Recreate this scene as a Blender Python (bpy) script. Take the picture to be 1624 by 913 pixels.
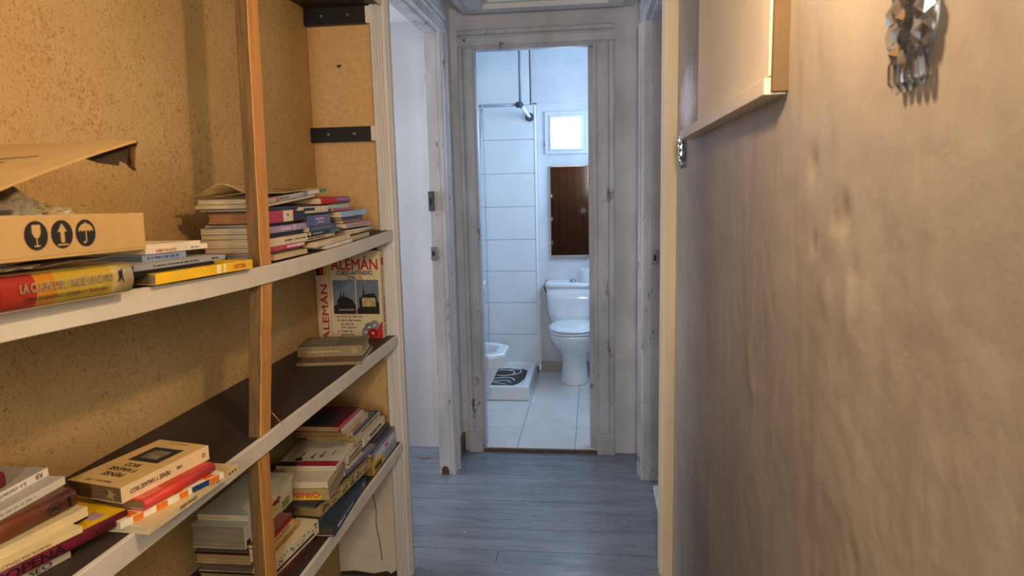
import bpy, bmesh, math, random
from mathutils import Vector, Matrix, noise
random.seed(7)
for o in list(bpy.data.objects): bpy.data.objects.remove(o)
SC = bpy.context.scene
COL = SC.collection
R = math.radians

# ------------------------------------------------------------------ camera
def camera():
    yaw, pitch, roll, f = R(-6.905), R(-8.242), R(1.318), 1090.0
    fw = Vector((math.sin(yaw)*math.cos(pitch), math.cos(yaw)*math.cos(pitch), math.sin(pitch)))
    r = Vector((math.cos(yaw), -math.sin(yaw), 0)); d = fw.cross(r)
    r2 = math.cos(roll)*r + math.sin(roll)*d
    d2 = -math.sin(roll)*r + math.cos(roll)*d
    c = bpy.data.cameras.new('camera'); c.sensor_width = 36; c.lens = f/1624*36
    c.clip_start = 0.02; c.dof.use_dof = True; c.dof.focus_distance = 2.4; c.dof.aperture_fstop = 9
    o = bpy.data.objects.new('camera', c); COL.objects.link(o)
    m = Matrix((r2, -d2, -fw)).transposed().to_4x4(); m.translation = (0, 0, 1.38)
    o.matrix_world = m; SC.camera = o
camera()
# ------------------------------------------------------------------ world, daylight, exposure
w = bpy.data.worlds.new('world'); SC.world = w; w.use_nodes = True
w.node_tree.nodes['Background'].inputs[0].default_value = (.55, .72, 1, 1)
w.node_tree.nodes['Background'].inputs[1].default_value = 0.6
def area(name, loc, rot, sx, sy, power, col):
    l = bpy.data.lights.new(name, 'AREA'); l.shape = 'RECTANGLE'; l.size = sx; l.size_y = sy
    l.energy = power; l.color = col
    o = bpy.data.objects.new(name, l); COL.objects.link(o); o.location = loc; o.rotation_euler = rot
    return o
DAY = (.60, .77, 1.0)
area('daylight_bathroom_window', (.575, 4.25, 1.75), (0, R(90), 0), .6, .8, 24, (.44, .67, 1.0))   # in the bathroom's side window
area('daylight_left_room_window', (-2.13, 2.75, 1.45), (0, R(-90), 0), 1.1, .9, 25, (.80, .86, 1.0))
area('added_fill_near_end', (.09, -1.235, 1.6), (R(90), 0, 0), .24, .66, 33, (1.0, .94, .86))  # added fill from behind the camera, set in an added glazed strip
BULB = 475.0
vs = SC.view_settings
vs.view_transform = 'Standard'; vs.look = 'None'; vs.gamma = 1; vs.use_curve_mapping = False; vs.exposure = 0.0

# ------------------------------------------------------------------ materials
def lin(c):
    if isinstance(c, str):
        c = [int(c[i:i+2], 16)/255 for i in (0, 2, 4)]
    return tuple(x/12.92 if x <= .04045 else ((x+.055)/1.055)**2.4 for x in c) + (1,)
MATS = {}
def new(name):
    m = bpy.data.materials.new(name); m.use_nodes = True
    nt = m.node_tree; return m, nt, nt.nodes['Principled BSDF']
def N(nt, t, **kw):
    n = nt.nodes.new(t)
    for k, v in kw.items():
        if k in n.inputs: n.inputs[k].default_value = v
        else: setattr(n, k, v)
    return n
def coords(nt, scale=(1, 1, 1)):
    tc = N(nt, 'ShaderNodeTexCoord'); mp = N(nt, 'ShaderNodeMapping'); mp.inputs['Scale'].default_value = scale
    nt.links.new(tc.outputs['Object'], mp.inputs[0]); return mp.outputs[0]
def ramp(nt, fac, stops):
    r = N(nt, 'ShaderNodeValToRGB'); e = r.color_ramp.elements
    while len(e) < len(stops): e.new(.5)
    for i, (p, c) in enumerate(stops):
        e[i].position = p; e[i].color = c if len(c) == 4 else lin(c)
    nt.links.new(fac, r.inputs[0]); return r.outputs[0]
def nz(nt, co, scale, detail=4, rough=.55, dist=0):
    n = N(nt, 'ShaderNodeTexNoise', Scale=scale, Detail=detail, Roughness=rough, Distortion=dist)
    nt.links.new(co, n.inputs['Vector']); return n.outputs['Fac']
def mixc(nt, fac, a, b, mode='MIX'):
    n = N(nt, 'ShaderNodeMix', data_type='RGBA', blend_type=mode)
    for s, v in ((0, fac), (6, a), (7, b)):
        if hasattr(v, 'links') or hasattr(v, 'is_linked'): nt.links.new(v, n.inputs[s])
        else: n.inputs[s].default_value = v
    return n.outputs[2]
def bump(nt, bs, h, strength=.3, dist=.002):
    b = N(nt, 'ShaderNodeBump', Strength=strength, Distance=dist)
    nt.links.new(h, b.inputs['Height']); nt.links.new(b.outputs[0], bs.inputs['Normal'])
def M(col, rough=.6, var=.12, scale=14, metal=0, bmp=0, bscale=60, spots=None, stretch=(1, 1, 1), spec=.4):
    """plain painted / printed / plastic surface with faint uneven tone, optional worn spots and relief"""
    key = (str(col), rough, var, scale, metal, bmp, bscale, str(spots), stretch, spec)
    if key in MATS: return MATS[key]
    m, nt, bs = new('surface_%d' % len(MATS)); MATS[key] = m
    c = lin(col); co = coords(nt, stretch)
    f = nz(nt, co, scale)
    dk = tuple(x*(1-var) for x in c[:3])+(1,); lt = tuple(min(1, x*(1+var*.6)) for x in c[:3])+(1,)
    out = ramp(nt, f, [(.3, dk), (.7, lt)])
    if spots:
        sc, ss, th = spots
        g = nz(nt, co, ss, 6, .7)
        k = ramp(nt, g, [(th, (0, 0, 0, 1)), (th+.06, (1, 1, 1, 1))])
        out = mixc(nt, k, out, lin(sc))
    nt.links.new(out, bs.inputs['Base Color'])
    bs.inputs['Roughness'].default_value = rough; bs.inputs['Metallic'].default_value = metal
    bs.inputs['Specular IOR Level'].default_value = spec
    if bmp: bump(nt, bs, nz(nt, co, bscale, 5), bmp)
    return m
def m_wallpaper():
    m, nt, bs = new('woodchip_wallpaper'); co = coords(nt)
    a = ramp(nt, nz(nt, co, 2.2, 5, .6), [(.3, 'b8955a'), (.7, 'c8a870')])
    fl = nz(nt, coords(nt, (1, 1, .6)), 150, 4, .62, 1.6)
    cl = nz(nt, co, 6, 4, .6)
    md = N(nt, 'ShaderNodeMath', operation='ADD'); nt.links.new(fl, md.inputs[0])
    m2 = N(nt, 'ShaderNodeMath', operation='MULTIPLY'); nt.links.new(cl, m2.inputs[0]); m2.inputs[1].default_value = .22
    nt.links.new(m2.outputs[0], md.inputs[1])
    k = ramp(nt, md.outputs[0], [(.63, (0, 0, 0, 1)), (.80, (1, 1, 1, 1))])
    nt.links.new(mixc(nt, k, a, lin('996e35')), bs.inputs['Base Color'])
    bs.inputs['Roughness'].default_value = .85
    bump(nt, bs, fl, .22, .0012); return m
def m_plaster_right():
    m, nt, bs = new('old_painted_plaster'); co = coords(nt)
    a = ramp(nt, nz(nt, co, 1.6, 6, .6, .6), [(.28, '8a8073'), (.5, '9f9484'), (.72, 'b4a998')])
    st = nz(nt, coords(nt, (1, 3.2, .45)), 3.2, 5, .6)
    k = ramp(nt, st, [(.52, (0, 0, 0, 1)), (.75, (.34, .34, .34, 1))])
    a = mixc(nt, k, a, lin('80715e'))
    # pale patch beside the small ornament, reflected shine painted into the colour
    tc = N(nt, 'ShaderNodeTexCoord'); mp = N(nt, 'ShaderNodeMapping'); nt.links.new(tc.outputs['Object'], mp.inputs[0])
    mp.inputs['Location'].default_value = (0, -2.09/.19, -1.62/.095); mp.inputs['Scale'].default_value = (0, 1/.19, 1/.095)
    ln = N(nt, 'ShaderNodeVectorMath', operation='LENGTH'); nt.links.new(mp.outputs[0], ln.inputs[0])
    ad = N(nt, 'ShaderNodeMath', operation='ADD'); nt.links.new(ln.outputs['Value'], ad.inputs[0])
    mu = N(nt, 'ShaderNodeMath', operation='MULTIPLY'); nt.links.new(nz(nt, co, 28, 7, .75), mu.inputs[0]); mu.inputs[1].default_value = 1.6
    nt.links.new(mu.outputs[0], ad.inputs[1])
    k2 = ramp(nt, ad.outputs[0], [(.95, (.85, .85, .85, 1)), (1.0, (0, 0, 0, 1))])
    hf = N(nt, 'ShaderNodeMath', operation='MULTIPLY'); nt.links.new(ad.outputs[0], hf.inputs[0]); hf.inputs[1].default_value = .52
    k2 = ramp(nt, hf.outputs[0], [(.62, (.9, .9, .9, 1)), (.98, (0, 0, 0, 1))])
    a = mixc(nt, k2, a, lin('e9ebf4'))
    nt.links.new(a, bs.inputs['Base Color']); bs.inputs['Roughness'].default_value = .5
    bs.inputs['Specular IOR Level'].default_value = .35
    bump(nt, bs, nz(nt, co, 38, 6, .6), .4, .004); return m
def m_wood(c1, c2, along='z', rough=.65, scale=9):
    m, nt, bs = new('wood'); s = {'z': (1, 1, .06), 'y': (1, .06, 1), 'x': (.06, 1, 1)}[along]
    co = coords(nt, s)
    f = nz(nt, co, scale*6, 6, .65, .8)
    k = nz(nt, coords(nt), 11, 3, .5, 1.5)
    a = ramp(nt, f, [(.3, c1), (.7, c2)])
    kk = ramp(nt, k, [(.70, (0, 0, 0, 1)), (.8, (.7, .7, .7, 1))])
    nt.links.new(mixc(nt, kk, a, lin('4a2c14')), bs.inputs['Base Color'])
    bs.inputs['Roughness'].default_value = rough
    bump(nt, bs, f, .6, .004); return m
def m_pages(col):
    key = 'pages'+col
    if key in MATS: return MATS[key]
    m, nt, bs = new('paper_edges'); MATS[key] = m
    f = nz(nt, coords(nt, (.8, .8, 60)), 16, 3, .6)
    c = lin(col)
    a = ramp(nt, f, [(.3, tuple(x*.55 for x in c[:3])+(1,)), (.62, c)])
    nt.links.new(a, bs.inputs['Base Color']); bs.inputs['Roughness'].default_value = .9
    bump(nt, bs, f, .4, .001); return m
def m_emit(col, s):
    m, nt, bs = new('bright'); bs.inputs['Base Color'].default_value = (.8, .8, .8, 1)
    bs.inputs['Emission Color'].default_value = lin(col); bs.inputs['Emission Strength'].default_value = s; return m
def m_glass(col, rough=.05, ior=1.5):
    m, nt, bs = new('glass'); bs.inputs['Base Color'].default_value = lin(col); bs.inputs['Roughness'].default_value = rough
    bs.inputs['Transmission Weight'].default_value = 1; bs.inputs['IOR'].default_value = ior; return m
def m_floor():
    m, nt, bs = new('grey_painted_boards'); co = coords(nt)
    a = ramp(nt, nz(nt, coords(nt, (.5, 3, 1)), 5, 6, .65), [(.3, '666c76'), (.7, '828a96')])
    sp = nz(nt, co, 75, 2, .5); k = ramp(nt, sp, [(.765, (0, 0, 0, 1)), (.79, (1, 1, 1, 1))])
    a = mixc(nt, k, a, lin('a9a9a6'))
    wr = nz(nt, co, 13, 5, .7); k = ramp(nt, wr, [(.70, (0, 0, 0, 1)), (.78, (.6, .6, .6, 1))])
    a = mixc(nt, k, a, lin('5f4f44'))
    nt.links.new(a, bs.inputs['Base Color'])
    rr = ramp(nt, nz(nt, coords(nt, (.6, 4, 1)), 9, 4), [(.3, (.17, .17, .17, 1)), (.7, (.36, .36, .36, 1))])
    nt.links.new(rr, bs.inputs['Roughness'])
    bump(nt, bs, nz(nt, coords(nt, (.5, 3, 1)), 24, 4), .25, .002); return m

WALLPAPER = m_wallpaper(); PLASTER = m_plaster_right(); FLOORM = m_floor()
WHITEWALL = M('d6d6d6', .8, .1, 3, bmp=.25, bscale=40)
ROOMWALL = M('bcbbbb', .8, .12, 2.5, bmp=.3, bscale=18)
DIRTYWALL = M('bfc0c6', .75, .2, 4, bmp=.3, bscale=30, spots=('7d7570', 9, .72))
CASING = M('b0b1b6', .45, .28, 7, bmp=.35, bscale=35, spots=('6b6059', 16, .60), stretch=(1, 1, .4))
CASING_L = M('bdbcbc', .45, .28, 7, bmp=.35, bscale=35, spots=('75685c', 16, .605), stretch=(1, 1, .4))
CEIL = M('cfcdca', .7, .1, 4)
CREAM_TRIM = M('d9c8a8', .5, .12, 10, stretch=(1, 1, .2), bmp=.15)
TRIM_WOOD = M('d2cdc6', .55, .18, 20, stretch=(1, 1, .08), bmp=.2, bscale=80)
SHELF_WHITE = M('d6ccb9', .5, .07, 12, bmp=.1, spots=('b39a78', 14, .74))
SHELF_DARK = M('3a2e28', .55, .2, 8, spots=('6b5a4c', 40, .74))
MDF = M('c9a26a', .8, .12, 60, spots=('a8803f', 90, .70))
BLACK = M('1d1a19', .45, .2, 10)
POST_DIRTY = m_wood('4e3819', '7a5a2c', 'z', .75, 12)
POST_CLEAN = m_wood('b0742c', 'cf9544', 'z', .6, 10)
CERAMIC = M('dfe1e2', .12, .03, 5, spec=.6)
TILE_W = M('d9dcdd', .22, .04, 6, spec=.5)
TILE_F = M('dcd8d2', .3, .1, 4, spots=('b9afa4', 6, .66))
GROUT = M('8f8c88', .85, .1)
DARKGROUT = M('3b3936', .85, .1)
METAL = M('9a9a9c', .3, .1, metal=.9)
METAL_DK = M('57534f', .45, .2, metal=.6)
CARD = M('b8955c', .8, .08, 30, stretch=(1, 1, .3), bmp=.1)
CARD_IN = M('7c5a30', .85, .1, 20)
INK = M('1a1714', .7, .05)

# ------------------------------------------------------------------ mesh helpers
def bm_new(): return bmesh.new()
def box(bm, x0, x1, y0, y1, z0, z1, mi=0):
    v = [bm.verts.new((x, y, z)) for z in (z0, z1) for y in (y0, y1) for x in (x0, x1)]
    fs = [(0, 2, 3, 1), (4, 5, 7, 6), (0, 1, 5, 4), (2, 6, 7, 3), (0, 4, 6, 2), (1, 3, 7, 5)]
    for f in fs:
        fc = bm.faces.new([v[i] for i in f]); fc.material_index = mi
    return v
def prism(bm, pts, axis, a, b, mi=0):
    """2D outline extruded along axis from a to b. axis 'z': (x,y); 'y': (x,z); 'x': (y,z)"""
    def P(p, t): return {'z': (p[0], p[1], t), 'y': (p[0], t, p[1]), 'x': (t, p[0], p[1])}[axis]
    A = [bm.verts.new(P(p, a)) for p in pts]; B = [bm.verts.new(P(p, b)) for p in pts]
    n = len(pts); fs = []
    for i in range(n):
        fs.append(bm.faces.new((A[i], A[(i+1) % n], B[(i+1) % n], B[i])))
    fs += [bm.faces.new(A[::-1]), bm.faces.new(B)]
    for f in fs: f.material_index = mi
    return fs
def loft(bm, rings, cap=True, smooth=True, mi=0):
    L = [[bm.verts.new(p) for p in r] for r in rings]; n = len(L[0])
    for a, b in zip(L, L[1:]):
        for i in range(n):
            f = bm.faces.new((a[i], a[(i+1) % n], b[(i+1) % n], b[i])); f.smooth = smooth; f.material_index = mi
    if cap:
        bm.faces.new(L[0][::-1]).material_index = mi; bm.faces.new(L[-1]).material_index = mi
def ell(cx, cy, z, rx, ry, n=32, p=2.0):
    out = []
    for i in range(n):
        t = 2*math.pi*i/n; c, s = math.cos(t), math.sin(t)
        out.append((cx+rx*math.copysign(abs(c)**(2/p), c), cy+ry*math.copysign(abs(s)**(2/p), s), z))
    return out
def tube(bm, pts, r, n=10, mi=0):
    rings = []
    for i, p in enumerate(pts):
        p = Vector(p); d = (Vector(pts[min(i+1, len(pts)-1)])-Vector(pts[max(i-1, 0)])).normalized()
        u = d.cross(Vector((0, 0, 1)) if abs(d.z) < .9 else Vector((1, 0, 0))).normalized(); v = d.cross(u)
        rr = r[i] if isinstance(r, (list, tuple)) else r
        rings.append([p+u*math.cos(2*math.pi*k/n)*rr+v*math.sin(2*math.pi*k/n)*rr for k in range(n)])
    loft(bm, rings, mi=mi)
def obj(name, bm, mats, parent=None, bevel=0, smooth=False, segs=2, off=None):
    if off is not None: bmesh.ops.translate(bm, vec=-Vector(off), verts=bm.verts)
    bmesh.ops.recalc_face_normals(bm, faces=bm.faces)
    if smooth:
        for f in bm.faces: f.smooth = True
    me = bpy.data.meshes.new(name); bm.to_mesh(me); bm.free()
    for m in (mats if isinstance(mats, (list, tuple)) else [mats]): me.materials.append(m)
    o = bpy.data.objects.new(name, me); COL.objects.link(o)
    if parent: o.parent = parent
    if bevel:
        b = o.modifiers.new('bevel', 'BEVEL'); b.width = bevel; b.segments = segs; b.limit_method = 'ANGLE'; b.angle_limit = R(40)
    return o
def tag(o, label=None, cat=None, group=None, kind=None):
    if label: o['label'] = label
    if cat: o['category'] = cat
    if group: o['group'] = group
    if kind: o['kind'] = kind
    return o
def thing(name, label, cat, loc, rot=(0, 0, 0), group=None):
    o = bpy.data.objects.new(name, None); COL.objects.link(o); o.empty_display_size = .05
    o.location = loc; o.rotation_euler = rot
    return tag(o, label, cat, group)
def struct(name, bm, mat, label=None, cat=None, parent=None, bevel=0):
    if name.startswith('wall'):
        for v in bm.verts:
            if abs(v.co.z) < 1e-6: v.co.z = -.03
    o = obj(name, bm, mat, parent, bevel)
    if not parent: tag(o, label, cat, None, 'structure')
    return o
def pbox(name, mat, parent, x0, x1, y0, y1, z0, z1, bevel=0, off=None):
    bm = bm_new(); box(bm, x0, x1, y0, y1, z0, z1)
    return obj(name, bm, mat, parent, bevel, off=off)
TEXTC = {}
def text_mesh(s, bold=0.0, shear=0.0):
    key = (s, bold, shear)
    if key not in TEXTC:
        c = bpy.data.curves.new('lettering', 'FONT'); c.body = s; c.align_x = 'LEFT'; c.resolution_u = 3
        c.offset = bold; c.shear = shear
        t = bpy.data.objects.new('lettering', c); me = bpy.data.meshes.new_from_object(t)
        bpy.data.objects.remove(t)
        xs = [v.co.x for v in me.vertices]; ys = [v.co.y for v in me.vertices]
        TEXTC[key] = (me, min(xs), max(xs), min(ys), max(ys))
    return TEXTC[key]
def letter(parent, s, origin, right, up, w, h, mat, bold=0.0, shear=0.0, name='lettering'):
    """flat print: text s filling a w x h rectangle centred on origin in the plane spanned by right, up"""
    me, x0, x1, y0, y1 = text_mesh(s, 0.0, shear)
    r, u, o = Vector(right).normalized(), Vector(up).normalized(), Vector(origin); n = r.cross(u)
    vs_ = [v.co.copy() for v in me.vertices]; fs_ = [tuple(p.vertices) for p in me.polygons]
    sh = [(0, 0)] if bold <= 0 else [(bold*p, bold*q) for p in (-1, 0, 1) for q in (-.6, .6)]
    V, F = [], []
    for k, (p, q) in enumerate(sh):
        b0 = len(V)
        for c in vs_:
            a_ = ((c.x+p-x0)/(x1-x0)-.5)*w; b_ = ((c.y+q-y0)/(y1-y0)-.5)*h
            V.append(o + r*a_ + u*b_ + n*(.0005+k*.00001))
        F += [tuple(i+b0 for i in f) for f in fs_]
    me = bpy.data.meshes.new('lettering'); me.from_pydata(V, [], F)
    me.materials.clear(); me.materials.append(mat)
    ob = bpy.data.objects.new(name, me); COL.objects.link(ob); ob.parent = parent; return ob

#=STRUCTURE
# ------------------------------------------------------------------ floors
bm = bm_new(); box(bm, -2.2, 1.0, -1.25, 3.505, -.06, -.012)
floor = struct('floor', bm, DARKGROUT, 'corridor floor of wide boards painted dark grey', 'floor')
edges = [-1.25]
y = -1.25
PL = [2.37, 2.455, 2.54, 2.625, 2.705, 2.795, 2.88, 2.96, 3.04, 3.118, 3.2, 3.285, 3.37, 3.505]
while y < 2.28: y += .0853; edges.append(y)
edges = [e for e in edges if e < 2.33]+PL
me_cache = {}
for i in range(len(edges)-1):
    y0, y1 = edges[i]+.0009, edges[i+1]-.0009
    cuts = [-2.2, -1.9+1.0*((i*37) % 11)/11, 1.0]
    if abs(edges[i]-2.37) < .01: cuts = [-2.2, -.372, 1.0]
    for a, b in zip(cuts, cuts[1:]):
        bm = bm_new(); h = random.uniform(-.0010, .0)
        box(bm, a+.0008, b-.0008, y0, y1, -.014, h)
        obj('plank', bm, FLOORM, floor, .0008, segs=1)
# paint chips and crumbs lying on the boards
bm = bm_new(); box(bm, -1.2, .62, 3.507, 5.05, -.06, .012)
bfl = struct('floor_bathroom', bm, GROUT, 'bathroom floor of pale square tiles', 'floor')
xs = [-1.03, -.72, -.412, -.106, .2, .5]; ys = [3.462, 3.775, 4.06, 4.335, 4.605, 4.88, 5.05]
for i in range(len(xs)-1):
    for j in range(len(ys)-1):
        xa, xb = xs[i], xs[i+1]
        if j == 0: xa, xb = max(xa, -.655), min(xb, .06)
        if xb-xa < .02: continue
        bm = bm_new(); box(bm, xa+.0012, xb-.0012, ys[j]+.0012, ys[j+1]-.0012, .008, .02+random.uniform(-.0004, .0004))
        obj('tile', bm, TILE_F, bfl, .001, segs=1)
bm = bm_new(); box(bm, -.585, .01, 3.445, 3.462, -.01, .016)
struct('trim_1', bm, M('5b4a3c', .7, .3, 20), 'dark worn strip along the bathroom threshold', 'threshold')

# ------------------------------------------------------------------ walls
bm = bm_new(); box(bm, -.98, -.93, -1.25, 2.29, 0, 2.26)
struct('wall_left', bm, WALLPAPER, 'tan woodchip wallpapered wall behind the shelves', 'wall')
# right wall, built as a fine grid so that its dents and trowel marks are real relief
def right_wall():
    bm = bm_new(); y0, y1, z0, z1 = -1.25, 2.39, 0, 2.26
    YS = [y0+.05*i for i in range(32)]+[.35+.006*i for i in range(341)]; ny, nzv = len(YS)-1, 260
    dents = [(.909, 1.40, .017, .006), (.794, 1.34, .018, .007), (.82, 1.335, .008, .004), (.889, 1.301, .011, .003), (.754, 1.286, .010, .003),
             (.762, 1.237, .02, -.003), (.834, 1.242, .02, -.0025), (1.212, 1.086, .02, -.003), (1.182, 1.037, .02, -.003), (.755, 1.113, .015, -.002), (.716, .984, .012, .003)]
    rows = []
    for j in range(nzv+1):
        row = []
        for i in range(ny+1):
            yy = YS[i]; zz = z0+(z1-z0)*j/nzv
            d = .0026*noise.noise((yy*3.1, zz*1.6, 3)) + .0022*noise.noise((yy*11, zz*7, 8)) + .0011*noise.noise((yy*30, zz*24, 1))
            for (dy, dz, s, a) in dents:
                if abs(yy-dy) > .06: continue
                q = ((yy-dy)**2+((zz-dz)*.9)**2)/(s*s)
                if q < 8: d += a*math.exp(-q)
            if yy > 2.15: d *= (2.39-yy)/.24
            if yy > 1.02 and zz > 1.5: d *= .35
            row.append(bm.verts.new((.27+d, yy, zz)))
        rows.append(row)
    for j in range(nzv):
        for i in range(ny):
            bm.faces.new((rows[j][i], rows[j+1][i], rows[j+1][i+1], rows[j][i+1])).smooth = True
    e = [f for f in bm.edges if f.is_boundary]
    g = bmesh.ops.extrude_edge_only(bm, edges=e)
    for v in g['geom']:
        if isinstance(v, bmesh.types.BMVert): v.co.x = .34
    return bm
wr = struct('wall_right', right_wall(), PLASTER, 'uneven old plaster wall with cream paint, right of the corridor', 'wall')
# far wall around the bathroom door
bm = bm_new()
box(bm, -.755, -.60, 3.47, 3.50, 0, 2.4); box(bm, .012, .34, 3.47, 3.50, 0, 2.4); box(bm, -.60, .012, 3.47, 3.50, 2.075, 2.4)
struct('wall_far', bm, DIRTYWALL, 'grubby pale wall around the bathroom doorway', 'wall')
# short returns of the corridor walls
bm = bm_new(); box(bm, -.755, -.70, 3.17, 3.52, 0, 2.26); box(bm, -.755, -.70, 2.33, 3.17, 2.12, 2.26)
struct('wall_left_return', bm, WHITEWALL, 'narrow white wall between side door and bathroom door', 'wall')
bm = bm_new(); box(bm, .215, .34, 3.17, 3.469, 0, 2.26); box(bm, .25, .34, 2.39, 3.17, 2.12, 2.26)
struct('wall_right_return', bm, DIRTYWALL, 'narrow grubby wall right of the bathroom door', 'wall')
# back of the corridor, behind the camera
bm = bm_new(); box(bm, -.98, -.04, -1.33, -1.25, 0, 2.26); box(bm, .22, .34, -1.33, -1.25, 0, 2.26); box(bm, -.04, .22, -1.33, -1.25, 0, 1.25); box(bm, -.04, .22, -1.33, -1.25, 1.95, 2.26)
struct('wall_back', bm, PLASTER, 'wall closing the corridor at the near end', 'wall')
# left room
bm = bm_new(); box(bm, -2.25, -.756, 3.5, 3.57, 0, 2.4)
struct('wall_room_far', bm, ROOMWALL, 'bare white plaster wall of the side room', 'wall')
bm = bm_new(); box(bm, -2.25, -.98, 1.75, 1.8, 0, 2.4); box(bm, -.98, -.95, 1.8, 2.32, 0, 2.4)
struct('wall_room_near', bm, ROOMWALL, 'near wall of the side room', 'wall')
bm = bm_new(); box(bm, -2.25, -2.2, 1.8, 2.15, 0, 2.4); box(bm, -2.25, -2.2, 3.35, 3.5, 0, 2.4); box(bm, -2.25, -2.2, 2.15, 3.35, 0, .9); box(bm, -2.25, -2.2, 2.15, 3.35, 2.0, 2.4)
struct('wall_room_left', bm, ROOMWALL, 'window wall of the side room', 'wall')
wf = thing('window_1', 'side room window with white frame', 'window', (-2.22, 2.75, .9)); wf['kind'] = 'structure'
bm = bm_new()
for a, b, c, d in ((-.6, .6, 0, .05), (-.6, .6, 1.05, 1.1), (-.6, -.55, .05, 1.05), (.55, .6, .05, 1.05), (-.025, .025, .05, 1.05)): box(bm, -.02, .02, a, b, c, d)
obj('window_frame', bm, WHITEWALL, wf)
bm = bm_new(); box(bm, -2.25, -.84, 1.75, 3.57, 2.215, 2.26)
struct('ceiling_room', bm, WHITEWALL, 'white ceiling of the side room', 'ceiling')
# bathroom
bm = bm_new(); box(bm, -.40, .62, 5.0, 5.07, 0, 1.975); box(bm, -.43, .62, 4.994, 5.07, 1.975, 2.5)
struct('wall_bathroom_back', bm, M('cfd0d2', .75, .16, 3.5, bmp=.3, bscale=25, spots=('a7a4a6', 8, .70)), 'stained white bathroom wall behind the toilet', 'wall')
bm = bm_new(); box(bm, -1.2, -.415, 4.945, 5.07, 0, 1.955); box(bm, -1.2, -.445, 4.94, 5.07, 1.955, 2.5)
wt = struct('wall_bathroom_tiled', bm, GROUT, 'shower wall faced with large white tiles', 'wall')
zr = [.075, .3152, .551, .784, 1.0137, 1.2494, 1.484, 1.7197, 1.955]
for x0, x1 in ((-1.16, -.777), (-.777, -.415)):
    for a, b in zip(zr, zr[1:]):
        bm = bm_new(); box(bm, x0+.0012, x1-.0012, 4.932, 4.947, a+.0012, b-.0012)
        obj('tile', bm, TILE_W, wt, .0012, segs=1)
bm = bm_new(); box(bm, -1.2, -.445, 4.936, 4.94, 1.957, 2.5); obj('upper_plaster', bm, WHITEWALL, wt)
bm = bm_new(); box(bm, -.415, -.403, 4.928, 5.0, .075, 1.955); obj('edge_strip', bm, M('e6e8ea', .3, .03), wt, .002)
bm = bm_new(); box(bm, -1.2, -1.1, 3.57, 5.0, 0, 2.5)
struct('wall_bathroom_left', bm, WHITEWALL, 'left wall of the bathroom', 'wall')
bm = bm_new(); box(bm, .55, .62, 3.57, 3.8, 0, 2.5); box(bm, .55, .62, 4.7, 5.0, 0, 2.5); box(bm, .55, .62, 3.8, 4.7, 0, 1.4); box(bm, .55, .62, 3.8, 4.7, 2.1, 2.5)
struct('wall_bathroom_right', bm, WHITEWALL, 'right wall of the bathroom with its window', 'wall')
wf = thing('window_3', 'side window of the bathroom with white frame', 'window', (.6, 4.25, 1.4)); wf['kind'] = 'structure'
bm = bm_new()
for a, b, c, d in ((-.45, .45, 0, .04), (-.45, .45, .66, .7), (-.45, -.41, .04, .66), (.41, .45, .04, .66)): box(bm, -.02, .02, a, b, c, d)
obj('window_frame', bm, WHITEWALL, wf)
bm = bm_new(); box(bm, -1.2, .62, 3.47, 5.07, 2.42, 2.5)
struct('ceiling_bathroom', bm, WHITEWALL, 'white bathroom ceiling', 'ceiling')
bm = bm_new(); box(bm, -.40, .55, 4.988, 5.0, .02, .098)
struct('baseboard_bathroom', bm, M('a19b96', .5, .12, 8), 'grey tile skirting behind the toilet', 'baseboard')
bm = bm_new(); box(bm, -.705, -.688, 3.22, 3.465, 0, .10)
struct('baseboard_left', bm, M('6b5646', .7, .3, 15, spots=('a09488', 20, .62)), 'worn brown skirting beside the bathroom door', 'baseboard')
# ceiling: lowered slab with a stepped rim
bm = bm_new(); box(bm, -.98, .34, -1.25, 3.47, 2.26, 2.32); 
struct('ceiling', bm, CEIL, 'grey white corridor ceiling', 'ceiling')
bm = bm_new()
for k, (i, z) in enumerate(((0, 2.222), (.05, 2.212), (.12, 2.235))):
    a, b, c, d = -.632+i, .19-i, -1.2+i, 3.455-i
    e = .05 if k == 0 else (.07 if k == 1 else .03)
    for q in ((a, b, d-e, d), (a, b, c, c+e), (a, a+e, c+e, d-e), (b-e, b, c+e, d-e)): box(bm, q[0], q[1], q[2], q[3], z, 2.262)
struct('trim_2', bm, CEIL, 'stepped plaster moulding round the corridor ceiling', 'moulding')

# ------------------------------------------------------------------ door surrounds
def flutes(bm, axis, c0, c1, base, depth, a, b, n=4):
    """moulded casing: steps of different projection side by side"""
    pass
def casing_profile(w, t):
    """outline of an old moulded casing, width w, thickness t: bead, hollow, flat, back band"""
    return [(0, 0), (0, t*.55), (w*.08, t*.7), (w*.14, t*.62), (w*.16, t*.5), (w*.55, t*.6), (w*.6, t*.72), (w*.66, t*.72), (w*.70, t*.6), (w*.74, t*.85), (w*.80, t), (w*.92, t), (w, t*.85), (w, 0)]
# bathroom door surround (faces -Y)
d1 = thing('door_1', 'bathroom doorway with worn grey painted casing', 'doorway', (-.285, 3.45, 0)); d1['kind'] = 'structure'
def vcase(x_in, sgn, w, t, yw, z1, name, mat, parent):
    bm = bm_new(); pr = [(x_in+sgn*u, yw-v) for u, v in casing_profile(w, t)]
    prism(bm, pr, 'z', 0, z1); return obj(name, bm, mat, parent, off=parent.location)
vcase(-.576, -1, .085, .03, 3.47, 2.065, 'casing', CASING, d1)
vcase(.003, 1, .10, .03, 3.47, 2.065, 'casing', CASING, d1)
bm = bm_new(); prism(bm, [(3.47-v, 2.062+u) for u, v in casing_profile(.085, .03)], 'x', -.661, .103); obj('head_casing', bm, CASING, d1, off=d1.location)
for a, b in ((-.602, -.574), (.0, .03)):
    pbox('jamb', CASING, d1, a, b, 3.462, 3.51, .0, 2.07, .002, d1.location)
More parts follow.
